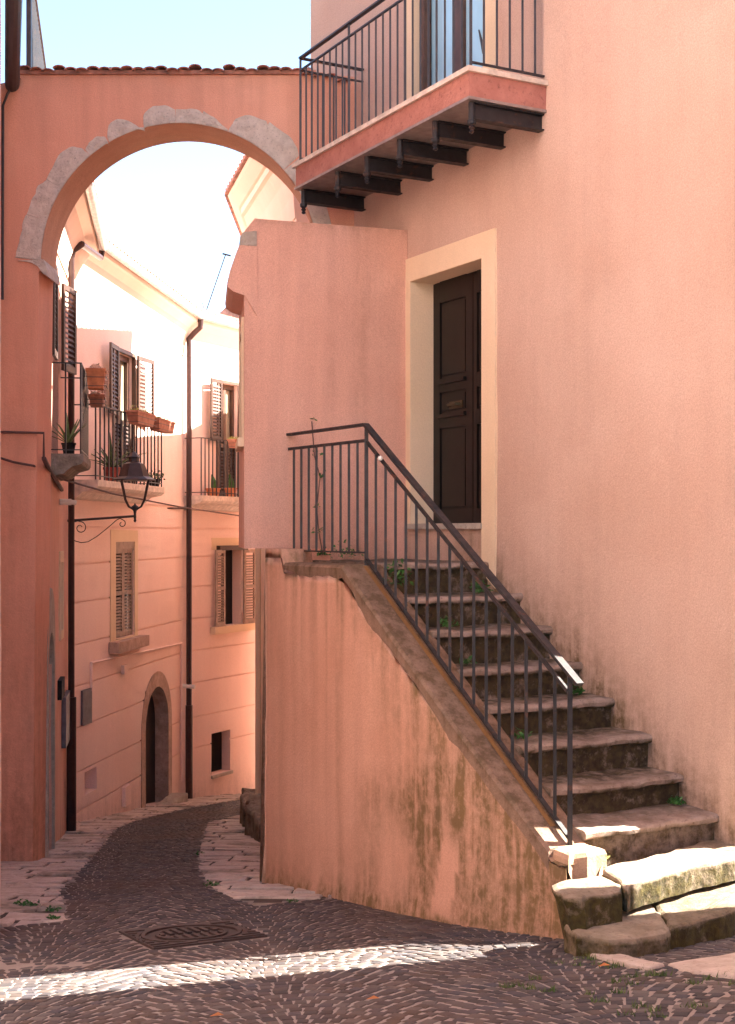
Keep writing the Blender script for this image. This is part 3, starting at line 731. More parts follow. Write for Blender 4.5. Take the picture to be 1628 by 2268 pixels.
mb = MB(); mb.poly([outer], lambda a, b, d: V(a, AY+d, b), 0, TH)
def ar_dirt(p): return max(0, min(1, .5*math.exp(-max(0, p.z-G(0, p.y))/.25)+.25*math.exp(-max(0, 4.15-p.z)/.06)))
mb.build('wall', OCHRE, ar, attrs={'dirt': ar_dirt}, fix=False)
mb = MB()     # soffit lining, slightly worn and paler
sf = [(ax+(R0-.004)*math.cos(R(a)), az+(R0-.004)*math.sin(R(a))) for a in range(180, -1, -3)]
for (a, b), (c_, d_) in zip(sf, sf[1:]): mb.quad(V(a, AY-.012, b), V(c_, AY-.012, d_), V(c_, AY+TH+.004, d_), V(a, AY+TH+.004, b))
mb.build('soffit', stucco('worn arch soffit', (.60,.36,.24), (.50,.27,.17), .3, bs=.8), ar, smooth=True, fix=False)
def pang(p): return math.atan2(-(p[1]-580), p[0]-398)
SG = [[(36,574),(38,556),(48,515),(50,492),(58,476)], [(60,475),(68,448),(78,428),(84,412),(103,399)], [(105,398),(118,365),(133,340),(160,323),(182,330),(192,337)],
      [(191,332),(196,315),(214,304),(232,302),(240,320)], [(238,305),(240,275),(262,263),(292,270),(320,289)], [(319,284),(319,252),(338,236),(365,233),(388,243)],
      [(390,244),(420,241),(440,243),(450,252)], [(452,248),(480,262),(505,287)], [(508,286),(522,262),(556,253),(590,268),(594,280)], [(596,272),(640,300),(657,320),(662,345)],
      [(664,348),(672,375),(690,405),(700,430)], [(702,432),(722,450),(733,495),(735,560)]]
for k, g in enumerate(SG):
    a0, a1 = pang(g[0]), pang(g[-1])
    if a0 < 0: a0 += 2*math.pi
    if a1 < -2: a1 += 2*math.pi
    a0 += .004; a1 -= .004
    og = []
    for (p, q_) in zip(g, g[1:]):
        for f_ in (0, .25, .5, .75):
            x_, y_ = p[0]+(q_[0]-p[0])*f_, p[1]+(q_[1]-p[1])*f_; og.append((X(x_+5*fbm((x_*.12, y_*.12, k))), Z(y_+5*fbm((y_*.12, x_*.12, k+3)))))
    og.append((X(g[-1][0]), Z(g[-1][1])))
    # smooth the outline a little
    for _ in range(1): og = [og[0]]+[((a[0]+2*b[0]+c_[0])/4, (a[1]+2*b[1]+c_[1])/4) for a, b, c_ in zip(og, og[1:], og[2:])]+[og[-1]]
    inn = [(ax+(R0+.002)*math.cos(a1+(a0-a1)*i/5), az+(R0+.002)*math.sin(a1+(a0-a1)*i/5)) for i in range(6)]
    lp_ = og+inn; cxm = sum(p[0] for p in lp_)/len(lp_); czm = sum(p[1] for p in lp_)/len(lp_)
    mb = MB()
    ring = lambda s_, d: [V(cxm+(a-cxm)*s_, AY+d, czm+(b-czm)*s_) for a, b in lp_]
    r1, r2, r3, r4 = ring(1.004, .03), ring(1.0, -.004), ring(.975, -.010), ring(.5, -.013)
    n_ = len(lp_); vs = r1+r2+r3+r4+[V(cxm, AY-.02, czm)]
    vs = [v + V(0, .009*fbm(v*8+V(k,0,0)) if i >= n_ else 0, 0) for i, v in enumerate(vs)]
    fs = [(j*n_+i, j*n_+(i+1) % n_, (j+1)*n_+(i+1) % n_, (j+1)*n_+i) for j in range(3) for i in range(n_)]+[(3*n_+i, 3*n_+(i+1) % n_, 4*n_) for i in range(n_)]
    mb.add(vs, fs); mb.build('voussoir', VOUS, ar, attrs={'dirt': lambda p: .12})
# imposts
mb = MB(); mb.poly([[(X(40), Z(578)), (X(97), Z(575)), (X(104), Z(592)), (X(106), Z(612)), (X(97), Z(607)), (X(84), Z(590)), (X(70), Z(582))]], lambda a, b, d: V(a, AY+d, b), -.02, TH*.9); mb.build('impost', VOUS, ar, attrs={'dirt': lambda p: .2})
# tiles
mb = MB(); nt2 = 30; x0_, x1_ = X(22), X(772)
for k in range(nt2):
    x = x0_+(x1_-x0_)*(k+.5)/nt2; t_ = min(1, max(0, (x-X(15))/(X(75)-X(15)))); zz = Z(195)+(Z(159)-Z(195))*math.sin(t_*math.pi/2)+.008*math.sin(k*1.7)
    if x > X(640): zz -= .10*((x-X(640))/(X(772)-X(640)))
    big = k % 3 == 1; r_ = .058; yf = AY-.07-random.uniform(0, .025)
    for (ya, yb, dz) in ((yf, yf+.38, 0), (yf+.33, yf+.75, .028)):
        vs = []; ns = 7
        for y_, rr_ in ((ya, r_), (yb, r_*.88)):
            for th in (0, -.014):
                vs += [V(x+(rr_+th)*math.cos(math.pi*i/(ns-1)), y_, zz+dz+(.018 if big else 0)+(rr_+th)*math.sin(math.pi*i/(ns-1))*.5-.012+.10*(y_-ya)) for i in range(ns)]
        fs = []
        for i in range(ns-1): fs += [(i, i+1, 2*ns+i+1, 2*ns+i), (ns+i, ns+i+1, 3*ns+i+1, 3*ns+i), (i, i+1, ns+i+1, ns+i), (2*ns+i, 2*ns+i+1, 3*ns+i+1, 3*ns+i)]
        mb.add(vs, fs)
mb.obox(V(x0_, AY-.03, Z(166)), (X(700)-x0_, 0, 0), (0, TH+.06, 0), (0, 0, .035))
for k in range(7):
    x = X(148+89*k); mb.tube([V(x-.045, AY+.16, Z(150)), V(x, AY+.16, Z(145)), V(x+.045, AY+.16, Z(150))], [.03,.045,.03], 8)
mb.build('roof_tiles', TILE, ar)

# ================================================================== LEFT HOUSES
# near left house, only a sliver in view
NL = Wall((-3.31, 12.1), (-2.78, 10.15)); nl = thing('corner_house', 'pink house at the left picture edge with a dark eaves gutter', 'house', NL.p(1, -2.5))
mb = MB(); relief(mb, NL, 0, 4.2, -3.2, 7.0, cell=.4, amp=.004)
q0_, q1_, q2_, q3_ = NL.p(0, 0), NL.p(4.2, 0), NL.p(4.2, 0, -5), NL.p(0, 0, -5)
for a, b in ((q1_, q2_), (q2_, q3_), (q3_, q0_)): mb.quad(a+V(0,0,-3.2), b+V(0,0,-3.2), b+V(0,0,7.0), a+V(0,0,7.0))
mb.build('wall', PALE, nl, fix=False)
mb = MB(); mb.obox(NL.p(0, 7.0, .10), NL.d*4.2, -NL.n*5.1, (0,0,.08)); mb.build('roof', TILE, nl)
mb = MB(); mb.tube([NL.p(.02, 4.04, .10), NL.p(4.2, 4.14, .10)], .065, 12); mb.build('gutter', IRON, nl)
mb = MB(); mb.tube([NL.p(.06, 4.03, .10), NL.p(.05, 3.95, .06), NL.p(.03, 3.85, .02), NL.p(.03, 2.1, .015)], .012, 8); mb.build('downpipe', IRON, nl)
# unseen house added out of view on the left: its sunlit upper wall throws warm light on the stairs
oh = thing('light_bounce_house', 'unseen pink house added on the left to bounce warm sunlight', 'house', (-4, 3, -1.9))
OW = Wall((-2.75, 7.7), (-2.55, -3)); mb = MB(); relief(mb, OW, 0, OW.L, -3, 7.0, [(2.6, 3.7, 1.2, 2.9, .15, True), (6.2, 7.3, 1.2, 2.9, .15, True), (2.6, 3.7, -2.2, .0, .15, True)], cell=.5)
o4 = [OW.p(0, 0), OW.p(OW.L, 0), OW.p(OW.L, 0, -5), OW.p(0, 0, -5)]
for a, b in ((o4[1], o4[2]), (o4[2], o4[3]), (o4[3], o4[0])): mb.quad(a+V(0,0,-3), b+V(0,0,-3), b+V(0,0,7.0), a+V(0,0,7.0))
mb.build('wall', PALE, oh, fix=False)
mb = MB(); mb.obox(OW.p(-.1, 7.0, .35), OW.d*(OW.L+.2), -OW.n*5.4, (0,0,.1)); mb.build('roof', TILE, oh)
# left lane house behind the pier
LH = Wall((-3.04, 12.66), (-3.644, 16.6)); lh = thing('lane_house', 'narrow pink house behind the left pier with shuttered balcony door and deep cream eaves', 'house', LH.p(2, -3))
def rect(W, u0, u1, uz0, v0, uz1, v1): return (W.s(u0), W.s(u1), W.z(uz1, v1), W.z(uz0, v0))
dA = (LH.s(101), LH.s(114), G(0, 13)-.1, LH.z(106, 1400)); wS = (LH.s(131), LH.s(136.5), LH.z(134, 1395), LH.z(134, 1245))
bD = (LH.s(116), LH.s(129), LH.z(118, 1003), LH.z(118, 600))
mb = MB(); relief(mb, LH, 0, LH.L, -3.9, 3.6, [(dA[0], dA[1], dA[2], dA[3], .2), (*wS, .12), (*bD, .2)], cell=.2, amp=.006)
mb.quad(LH.p(0,-3.9), LH.p(0,-3.9,-4), LH.p(0,3.6,-4), LH.p(0,3.6)); mb.quad(LH.p(LH.L,3.6,-4), LH.p(LH.L,-3.9,-4), LH.p(0,-3.9,-4), LH.p(0,3.6,-4))
mb.build('wall', ROSE, lh, attrs={'dirt': lambda p: .5*math.exp(-max(0, p.z-G(0,p.y))/.3)}, fix=False)
mb = MB(); ws_ = dA[1]-dA[0]; cxs = (dA[0]+dA[1])/2; at_ = dA[3]-.1
outl = [(cxs+(ws_/2+.10)*math.cos(R(a)), at_+(ws_/2+.18)*math.sin(R(a))) for a in range(0, 181, 15)]+[(dA[0]-.10, dA[2]), (dA[0], dA[2])]+[(cxs+ws_/2*math.cos(R(a)), at_-.25+(ws_/2)*math.sin(R(a))) for a in range(180, -1, -15)]+[(dA[1], dA[2]), (dA[1]+.10, dA[2])]
mb.poly([outl], lambda a, b, d: LH.p(a, b, d), .03, -.2); mb.build('door_frame', LIME, lh, attrs={'dirt': lambda p: .2})
mb = MB(); mb.obox(LH.p(dA[0], dA[2], -.19), LH.d*ws_, LH.n*.03, (0,0,dA[3]-dA[2])); mb.build('door', plain('grey old door', (.12,.09,.09), .7), lh)
mb = MB(); 
for a, b, z0, z1 in ((wS[0]-.08, wS[0], wS[2]-.1, wS[3]+.12), (wS[1], wS[1]+.08, wS[2]-.1, wS[3]+.12), (wS[0], wS[1], wS[3], wS[3]+.12), (wS[0], wS[1], wS[2]-.1, wS[2])):
    mb.obox(LH.p(a, z0, -.02), LH.d*(b-a), LH.n*.04, (0,0,z1-z0))
wn = mb.build('window', CREAM, lh)
mb = MB(); mb.obox(LH.p(wS[0], wS[2], -.1), LH.d*(wS[1]-wS[0]), LH.n*.02, (0,0,wS[3]-wS[2])); mb.build('pane', SHUT2, wn)

def shutter(p, a, n_, wd, z0, z1, m_, parent, name='shutter', slat=.055, th=.03):
    """louvred leaf: p hinge point in plan, a horizontal unit, n_ outward normal"""
    mb = MB(); fr_ = min(.05, wd*.2); H = z1-z0
    P0 = Vector((p.x, p.y, z0))
    mb.obox(P0, a*fr_, n_*th, (0,0,H)); mb.obox(P0+a*(wd-fr_), a*fr_, n_*th, (0,0,H))
    for zz, hh in ((0, .07), (H-.06, .06)): mb.obox(P0+a*fr_+V(0,0,zz), a*(wd-2*fr_), n_*th*.98, (0,0,hh))
    if H > 1.1: mb.obox(P0+a*fr_+V(0,0,H*.5-.03), a*(wd-2*fr_), n_*th*.98, (0,0,.06))
    z = .08
    while z < H-.09:
        if H > 1.1 and abs(z-H*.5) < .05: z += slat; continue
        q_ = P0+a*fr_+n_*th*.1+V(0,0,z); mb.quad(q_+n_*th*.8-V(0,0,slat*.28), q_+a*(wd-2*fr_)+n_*th*.8-V(0,0,slat*.28), q_+a*(wd-2*fr_)+V(0,0,slat*.38), q_+V(0,0,slat*.38))
        z += slat
    return mb.build(name, m_, parent, fix=False)
z0s, z1s = bD[2]+.92, bD[3]
shutter(LH.p(bD[0]-.46, 0, .03), LH.d, LH.n, .44, z0s, z1s, SHUT, lh); shutter(LH.p(bD[1]+.02, 0, .03), (LH.d+LH.n*.25).normalized(), (LH.n-LH.d*.25).normalized(), .44, z0s, z1s, SHUT, lh)
mb = MB(); mb.obox(LH.p(bD[0], bD[2], -.15), LH.d*(bD[1]-bD[0]), LH.n*.04, (0,0,bD[3]-bD[2])); mb.build('balcony_door', BROWN, lh)
# balcony
zB = LH.z(110, 1003); s0b, s1b = LH.s(112), LH.s(112)+1.35; pb = .32
prof = [(0, -.22), (.12, -.20), (.2, -.13), (pb-.02, -.10), (pb, -.07), (pb, 0), (0, 0)]
mb = MB(); sweep(mb, [LH.p(s0b, zB), LH.p(s1b, zB)], [LH.n, LH.n], prof); bb = mb.build('balcony', LIME, lh, attrs={'dirt': lambda p: .45})
mb = MB(); hb = zB+.90
pth = [(s0b+.02, 0), (s0b+.02, pb-.03), (s1b-.02, pb-.03), (s1b-.02, 0)]
for a, b in zip(pth, pth[1:]): mb.bar(LH.p(a[0], hb, a[1]), LH.p(b[0], hb, b[1]), .022, .012); mb.bar(LH.p(a[0], zB+.04, a[1]), LH.p(b[0], zB+.04, b[1]), .018, .01)
rb = mb.build('balcony_railing', IRON, lh)
for k in range(13): baluster(LH.p(s0b+.02+(s1b-s0b-.04)*k/12, 0, pb-.03), zB, hb, .007, rb)
baluster(LH.p(s0b+.02, 0, pb*.45), zB, hb, .007, rb)
# cove eaves
p0, p1 = at(190, 400, 13.3), at(203, 540, 16.55); n_ = LH.n
mb = MB(); e0, e1 = V(p0.x, p0.y, p0.z), V(p1.x, p1.y, p1.z)
w0, w1 = LH.p((e0-LH.o).dot(LH.d)-.8, e0.z), LH.p(LH.L-.02, e1.z)
cov = [(-.03, -.60), (.015, -.60), (.03, -.45), (.10, -.28), (.20, -.14), (.30, -.09), (.32, -.02), (.32, 0), (-.03, 0)]
sweep(mb, [w0, w1], [n_, n_], cov); mb.build('cornice', COVE, lh, smooth=False)
mb = MB(); mb.tube([w0+n_*.36+V(0,0,-.03), w1+n_*.36+V(0,0,-.03)], .05, 10); mb.build('gutter', ZINC, lh)
mb = MB(); mb.obox(w0+n_*.36+V(0,0,.02), w1-w0, -n_*4.3, (0,0,.06))
for k in range(22): p_ = w0.lerp(w1, (k+.5)/22); mb.tube([p_+n_*.40+V(0,0,.06), p_-n_*.4+V(0,0,.20)], .06, 6)
mb.build('roof', TILE, lh)
dpp = LH.p(LH.s(158, .06), 0, .06)
mb = MB(); mb.tube([w1+n_*.36+V(0,-.02,-.05), w1+n_*.34+V(0,-.02,-.16), V(dpp.x+.12, dpp.y, w1.z-.26), V(dpp.x+.02, dpp.y, w1.z-.33), V(dpp.x, dpp.y, w1.z-.42), V(dpp.x, dpp.y, G(0, dpp.y)-.05)], [.037]*6, 10)
mb.tube([V(dpp.x, dpp.y, G(0, dpp.y)-.05), V(dpp.x, dpp.y, G(0, dpp.y)+1.55)], .056, 10); mb.build('downpipe', PIPE, lh)
# terrace railing above the left house
TA, TB = V(-3.21, 12.72, 0), V(-3.84, 16.0, 0); tz0, tz1 = 4.2, 5.43
tr = thing('terrace_railing', 'dark terrace railing rising above the left end of the tiled arch', 'railing', TA+V(0,0,4.2))
mb = MB(); mb.bar(TA+V(0,0,tz1), TB+V(0,0,tz1), .05, .03); mb.bar(TA+V(0,0,tz0), TB+V(0,0,tz0), .05, .03); mb.build('handrail', IRON, tr)
baluster(TA, 4.1, tz1, .022, tr, IRON, 'post')
for k in range(1, 26): baluster(TA.lerp(TB, k/25), tz0, tz1, .008, tr, IRON2)
mb = MB(); mb.obox(TA+V(-2,.05,3.65), V(2.1, 0, 0), TB-TA, V(0,0,.5)); tag(mb.build('terrace_wall', ROSE, tr))

# ================================================================== FACADE AT THE BEND (two wings of one house)
A = Wall((-3.644, 16.6), (-2.95, 21.5)); 
B = Wall((-2.95, 21.5), (-2.95+.454*6, 21.5+.891*6))
fh = thing('bend_house', 'pink house at the bend of the lane with scored ground floor, balconies and curved cornice', 'house', A.p(A.L, -4.3))
gz = [-3.50,-3.0,-2.44,-1.92,-1.40,-.88,-.40,.06]
uD = (A.s(252), A.s(296), .65, A.z(255, 775)); lW = (A.s(255), A.s(297), A.z(276, 1411), A.z(276, 1200))
aD = (A.s(321), A.s(372), A.z(345, 1778), A.z(345, 1522)); nA = (A.s(188), A.s(215), A.z(200, 1755), A.z(200, 1705))
mb = MB(); relief(mb, A, 0, A.L, -4.8, 3.5, [(*uD, .16), (*lW, .10), (aD[0], aD[1], aD[2]-.3, aD[3], .26), (*nA, .18, True)], gz, cell=.3, amp=.006)
bW = (B.s(490), B.s(534), B.z(512, 1384), B.z(512, 1217)); nB = (B.s(468), B.s(510), B.z(490, 1712), B.z(490, 1620))
zBB = B.z(447, 1097, .35); bDr = (B.s(484), B.s(526), zBB, B.z(490, 848))
relief(mb, B, 0, 4.2, -5.2, 3.45, [(*bW, .2), (*nB, .18, True), (*bDr, .16)], gz[:-1]+[gz[-1]], cell=.3, amp=.006)
mb.quad(A.p(0,-4.8), A.p(0,-4.8,-4), A.p(0,3.5,-4), A.p(0,3.5)); 
mb.build('wall', PALE, fh, attrs={'dirt': lambda p: .35*math.exp(-max(0, p.z-G(0, p.y))/.25)}, fix=False)
# band course
mb = MB()
for W_, L_ in ((A, A.L), (B, 4.2)): mb.obox(W_.p(.0, .42, 0), W_.d*L_, W_.n*.02, (0,0,.05))
mb.build('band_course', PALE, fh)
# cornice sweep with mitre at the bend
mit = (A.n+B.n).normalized()/((A.n+B.n).normalized().dot(A.n))
pA0, pA1, pB1 = A.p(.12, 3.62), A.p(A.L, 3.46), B.p(4.2, 3.46)
cov = [(-.03, -.62), (.012, -.62), (.02, -.50), (.06, -.33), (.13, -.20), (.22, -.12), (.25, -.10), (.26, -.02), (.26, 0), (-.03, 0)]
mb = MB(); sweep(mb, [pA0, pA1, pB1], [A.n, mit, B.n], cov); mb.build('cornice', COVE, fh)
mb = MB(); mb.tube([pA0+A.n*.30+V(0,0,-.02), pA1+mit*.30+V(0,0,-.02), pB1+B.n*.30+V(0,0,-.02)], .045, 10); mb.build('gutter', ZINC, fh)
mb = MB(); sweep(mb, [pA0, pA1, pB1], [A.n, mit, B.n], [(.33, .02), (.33, .055), (-3, .75), (-3, .70)])
for W_, a, b, nn_ in ((A, pA0, pA1, 34), (B, pA1, pB1, 40)):
    for k in range(nn_): p_ = a.lerp(b, (k+.5)/nn_); mb.tube([p_+W_.n*.33+V(0,0,.055), p_-W_.n*2.4+V(0,0,.66)], .055, 6)
mb.build('roof', TILE, fh)
dq = A.p(A.L-.03, 0, .10)
mb = MB(); mb.tube([pA1+mit*.30+V(0,0,-.05), pA1+mit*.29+V(0,0,-.18), pA1+mit*.18+V(0,0,-.27), V(dq.x, dq.y, pA1.z-.36), V(dq.x, dq.y, pA1.z-.5), V(dq.x, dq.y, G(0, 21.4)-.05)], .045, 10)
mb.tube([V(dq.x, dq.y, G(0, 21.4)-.05), V(dq.x, dq.y, G(0, 21.4)+1.5)], .058, 10); mb.build('downpipe', PIPE, fh)
# trim and doors
mb = MB(); mb.poly([[(A.s(244), lW[2]-.02), (A.s(304), lW[2]-.02), (A.s(304), A.z(300, 1175)), (A.s(244), A.z(246, 1173))], [(lW[0], lW[2]), (lW[1], lW[2]), (lW[1], lW[3]), (lW[0], lW[3])]], lambda a, b, d: A.p(a, b, d), .012, -.02)
win = mb.build('window', CREAM, fh)
mb = MB(); mb.obox(A.p(A.s(241), lW[2]-.17, 0), A.d*(A.s(310)-A.s(241)), A.n*.14, (0,0,.15)); mb.build('sill', PSTONE, win, attrs={'dirt': lambda p: .2})
hwA = (lW[1]-lW[0])/2
for k in range(2): shutter(A.p(lW[0]+k*hwA+.004, 0, -.05), A.d, A.n, hwA-.008, lW[2]+.01, lW[3]-.10, SHUT2, win, slat=.045)
mb = MB(); mb.obox(A.p(lW[0], lW[3]-.10, -.06), A.d*hwA*2, A.n*.06, (0,0,.10)); mb.build('shutter_box', SHUT2, win)
mb = MB(); mb.obox(A.p(lW[0]-.05, lW[2]-.05, -.13), A.d*(hwA*2+.1), A.n*.01, (0,0,lW[3]-lW[2]+.1)); mb.build('pane', DARK, win)  # dark backing sheet: the room's shade behind the shutters, as colour
cxs = (aD[0]+aD[1])/2; wa = (aD[1]-aD[0])/2; wo = (A.s(379)-A.s(312))/2
outl = [(cxs+wo*math.cos(R(a)), aD[3]-wa+(wo*1.0+.05)*math.sin(R(a))) for a in range(0, 181, 10)]+[(cxs-wo, aD[2]-.35), (aD[0], aD[2]-.35)]+[(cxs+wa*math.cos(R(a)), aD[3]-wa+wa*math.sin(R(a))) for a in range(180, -1, -10)]+[(aD[1], aD[2]-.35), (cxs+wo, aD[2]-.35)]
mb = MB(); mb.poly([outl], lambda a, b, d: A.p(a, b, d), .012, -.25); mb.build('door_frame', PSTONE, fh, attrs={'dirt': lambda p: .25})
mb = MB(); mb.obox(A.p(aD[0], aD[2]-.3, -.245), A.d*(2*wa), A.n*.04, (0,0,aD[3]-aD[2]+.3)); mb.build('door', WOOD, fh)
mb = MB(); tp_ = [A.p(cxs-wo*.9, 0, .02), A.p(cxs+wo, 0, .02), A.p(cxs+wo, 0, .26), A.p(cxs-wo*.9, 0, .26)]
stone(mb, [tuple(p.xy) for p in tp_], aD[2], aD[2]-.35, .03, .02, .12); mb.build('door_step', LIME, fh, attrs={'dirt': lambda p: .25})
def balcony_set(W, s0, s1, zB, pb, nb, dr, name, shl, shr, zsplit, hh=.92):
    prof = [(0, -.24), (.10, -.22), (.18, -.15), (pb-.05, -.12), (pb, -.08), (pb, 0), (0, 0)]
    mb = MB(); sweep(mb, [W.p(s0, zB), W.p(s1, zB)], [W.n, W.n], prof); bb = mb.build('balcony', MARB, fh)
    mb = MB(); hb = zB+hh; pth = [(s0+.03, 0), (s0+.03, pb-.04), (s1-.03, pb-.04), (s1-.03, 0)]
    for a, b in zip(pth, pth[1:]): mb.bar(W.p(a[0], hb, a[1]), W.p(b[0], hb, b[1]), .03, .014); mb.bar(W.p(a[0], zB+.05, a[1]), W.p(b[0], zB+.05, b[1]), .02, .012)
    rb = mb.build('balcony_railing', IRON, fh)
    for k in range(nb+1): baluster(W.p(s0+.03+(s1-s0-.06)*k/nb, 0, pb-.04), zB, hb, .009, rb)
    # door leaf with glass, lower louvres, open upper shutters
    mb = MB(); d0, d1, z0, z1 = dr
    for a, b in ((d0, d0+.06), (d1-.06, d1), ((d0+d1)/2-.04, (d0+d1)/2+.04)): mb.obox(W.p(a, z0, -.12), W.d*(b-a), W.n*.05, (0,0,z1-z0))
    mb.obox(W.p(d0+.06, z1-.08, -.118), W.d*(d1-d0-.12), W.n*.045, (0,0,.08)); bd_ = mb.build('balcony_door', BROWN, fh)
    mb = MB(); mb.obox(W.p(d0, z0, -.135), W.d*(d1-d0), W.n*.012, (0,0,z1-z0)); mb.build('pane', GLASS, bd_)
    mb = MB()
    for a, b in ((d0-.05, d0), (d1, d1+.05)): mb.obox(W.p(a, z0, -.03), W.d*(b-a), W.n*.05, (0,0,z1-z0))
    mb.obox(W.p(d0-.05, z1, -.03), W.d*(d1-d0+.10), W.n*.05, (0,0,.05)); mb.build('door_frame', BROWN, fh)
    hw = (d1-d0)/2
    for k in range(2): shutter(W.p(d0+k*hw+.004, 0, -.06), W.d, W.n, hw-.008, z0+.02, zsplit-.02, SHUT, fh)
    if shl: shutter(W.p(*((W.s(shl[0]), 0)), .10)+W.n*.0, (W.d+W.n*-.10).normalized(), (W.n+W.d*.10).normalized(), W.s(shl[1])-W.s(shl[0]), zsplit, z1+.03, SHUT, fh)
    if shr: shutter(W.p(W.s(shr[0]), 0, .04), (W.d+W.n*.10).normalized(), (W.n-W.d*.10).normalized(), W.s(shr[1])-W.s(shr[0]), zsplit, z1+.03, SHUT, fh)
    return rb
PBA = .38
sA0, sA1 = A.s(217, PBA), A.s(365, PBA)
balcony_set(A, sA0, sA1, .65, PBA, 17, uD, 'a', (226, 251), (297, 324), uD[2]+.93)
sB0 = B.s(448, .35); balcony_set(B, sB0, sB0+1.6, zBB, .35, 14, bDr, 'b', (454, 483), None, zBB+.92)
# lower window of wing B
mb = MB(); mb.poly([[(B.s(468), bW[3]), (B.s(545), bW[3]), (B.s(545), bW[3]+.20), (B.s(468), bW[3]+.20)]], lambda a, b, d: B.p(a, b, d), .012, -.01)
mb.obox(B.p(B.s(466), bW[2]-.12, 0), B.d*(B.s(556)-B.s(466)), B.n*.10, (0,0,.12)); win2 = mb.build('window', CREAM, fh)
mb = MB(); mb.obox(B.p(bW[0]-.1, bW[2], -.19), B.d*(bW[1]-bW[0]+.2), B.n*.01, (0,0,bW[3]-bW[2])); mb.build('pane', DARK, win2)  # dark sheet paints the shaded room behind the window
mb = MB(); mb.obox(B.p(B.s(478), bW[3]-.01, 0), B.d*(B.s(540)-B.s(478)), B.n*.09, (0,0,.08)); mb.build('shutter_box', SHUT, win2)
shutter(B.p(B.s(468), 0, .07), (B.d-B.n*.05).normalized(), (B.n+B.d*.05).normalized(), bW[0]-B.s(468), bW[2], bW[3], SHUT2, win2, slat=.045); shutter(B.p(bW[1], 0, .04), (B.d+B.n*.1).normalized(), (B.n-B.d*.1).normalized(), B.s(556)-bW[1], bW[2], bW[3], SHUT2, win2, slat=.045)
mb = MB(); mb.obox(B.p(nB[0]-.01, nB[2]-.05, -.17), B.d*(nB[1]-nB[0]+.04), B.n*.21, (0,0,.05)); mb.build('sill', LIME, fh)
mb = MB(); mb.obox(B.p(nB[0]+.01, nB[2]+.01, -.175), B.d*(nB[1]-nB[0]-.02), B.n*.01, (0,0,nB[3]-nB[2]-.02)); mb.build('niche_dark_sheet', DARK, fh)  # dark sheet on the niche back, its shade put into the colour
# pipes, meter box, vents on the facade
mb = MB(); pz0, pz1 = A.uv(199, 1468), A.uv(399, 1425)
mb.tube([A.p(pz0[0], A.z(199, 1530), .02), A.p(*pz0, .02), A.p(*pz1, .02), A.p(pz1[0], A.z(399, 1730), .02)], .018, 6); mb.build('conduit', PALE, fh)
m0 = A.uv(179, 1530); m1 = A.uv(199, 1600)
mb = MB(); mb.obox(A.p(m0[0], m1[1], 0), A.d*(m1[0]-m0[0]), A.n*.03, (0,0,m0[1]-m1[1])); mb.build('meter_box', METER, fh)
for (u0, v0, u1, v1) in ((270,1744,283,1779), (268,1474,276,1490)):
    a, b = A.uv(u0, v0), A.uv(u1, v1); mb = MB(); mb.obox(A.p(a[0], b[1], 0), A.d*(b[0]-a[0]), A.n*.05, (0,0,abs(a[1]-b[1]))); mb.build('vent_cover', PALE, fh)
mb = MB(); c_ = dq; z_ = (HZ-1518)/F*dq.y; mb.tube([V(c_.x-.16, c_.y, z_), V(c_.x+.10, c_.y-.05, z_-.02)], .035, 8); mb.build('pipe_collar', WHITE, fh)

# ================================================================== HOUSE ON THE RIGHT BEYOND THE ARCH
ch = thing('eaves_house', 'pink house beyond the arch on the right with curved tile edged eaves', 'house', (-1, 16, -3))
cz = 4.14
e1_, e2_, e3_ = V(-.82, 12.75+1.25, cz), at(507, 435, cz*F/745), at(527, 500, cz*F/680)
e2_ = V(e2_.x, e2_.y, cz); e3_ = V(e3_.x, e3_.y, cz)
wp = [V(-.745, 14, 0), V(-1.356, 16.5, 0), V(-1.38, 19.3, 0)]
C1 = Wall(tuple(wp[0].xy), tuple(wp[1].xy)); C2 = Wall(tuple(wp[1].xy), tuple(wp[2].xy))
mb = MB()
for W_ in (C1, C2): relief(mb, W_, 0, W_.L, -4.4, cz, cell=.3)
far = [V(3, 20, 0), V(3.2, 14.9, 0)]
for a, b in ((wp[2], far[0]), (far[0], far[1]), (far[1], wp[0])): mb.quad(a+V(0,0,-4.6), b+V(0,0,-4.6), b+V(0,0,cz), a+V(0,0,cz))
mb.build('wall', COVE, ch, fix=False)
n1 = C1.n if C1.n.x < 0 else -C1.n; n2 = C2.n if C2.n.x < 0 else -C2.n
mt = (n1+n2).normalized()/((n1+n2).normalized().dot(n1))
cov = [(-.03, -.85), (.012, -.85), (.03, -.62), (.08, -.42), (.16, -.26), (.20, -.24), (.20, -.16), (.23, -.15), (.34, -.04), (.36, 0), (-.03, 0)]
st0 = wp[0]+V(0,0,cz); mb = MB(); sweep(mb, [st0-C1.d*0, wp[1]+V(0,0,cz), wp[2]+V(0,0,cz)], [n1, mt, n2], cov); mb.build('cornice', COVE, ch)
mb = MB(); sweep(mb, [st0-C1.d*.05, wp[1]+V(0,0,cz), wp[2]+V(0,0,cz)], [n1, mt, n2], [(.40, .0), (.40, .035), (-2.6, .75), (-2.6, .70)])
for a, b, n_, k_ in ((st0, wp[1]+V(0,0,cz), n1, 16), (wp[1]+V(0,0,cz), wp[2]+V(0,0,cz), n2, 18)):
    for k in range(k_): p_ = a.lerp(b, (k+.5)/k_); mb.tube([p_+n_*.40+V(0,0,.03), p_-n_*2.3+V(0,0,.66)], .032, 6)
mb.build('roof', TILE, ch)
mb = MB(); mb.quad(st0, wp[1]+V(0,0,cz), wp[2]+V(0,0,cz), far[0]+V(0,0,cz), far[1]+V(0,0,cz)); mb.build('ceiling', CREAM, ch)
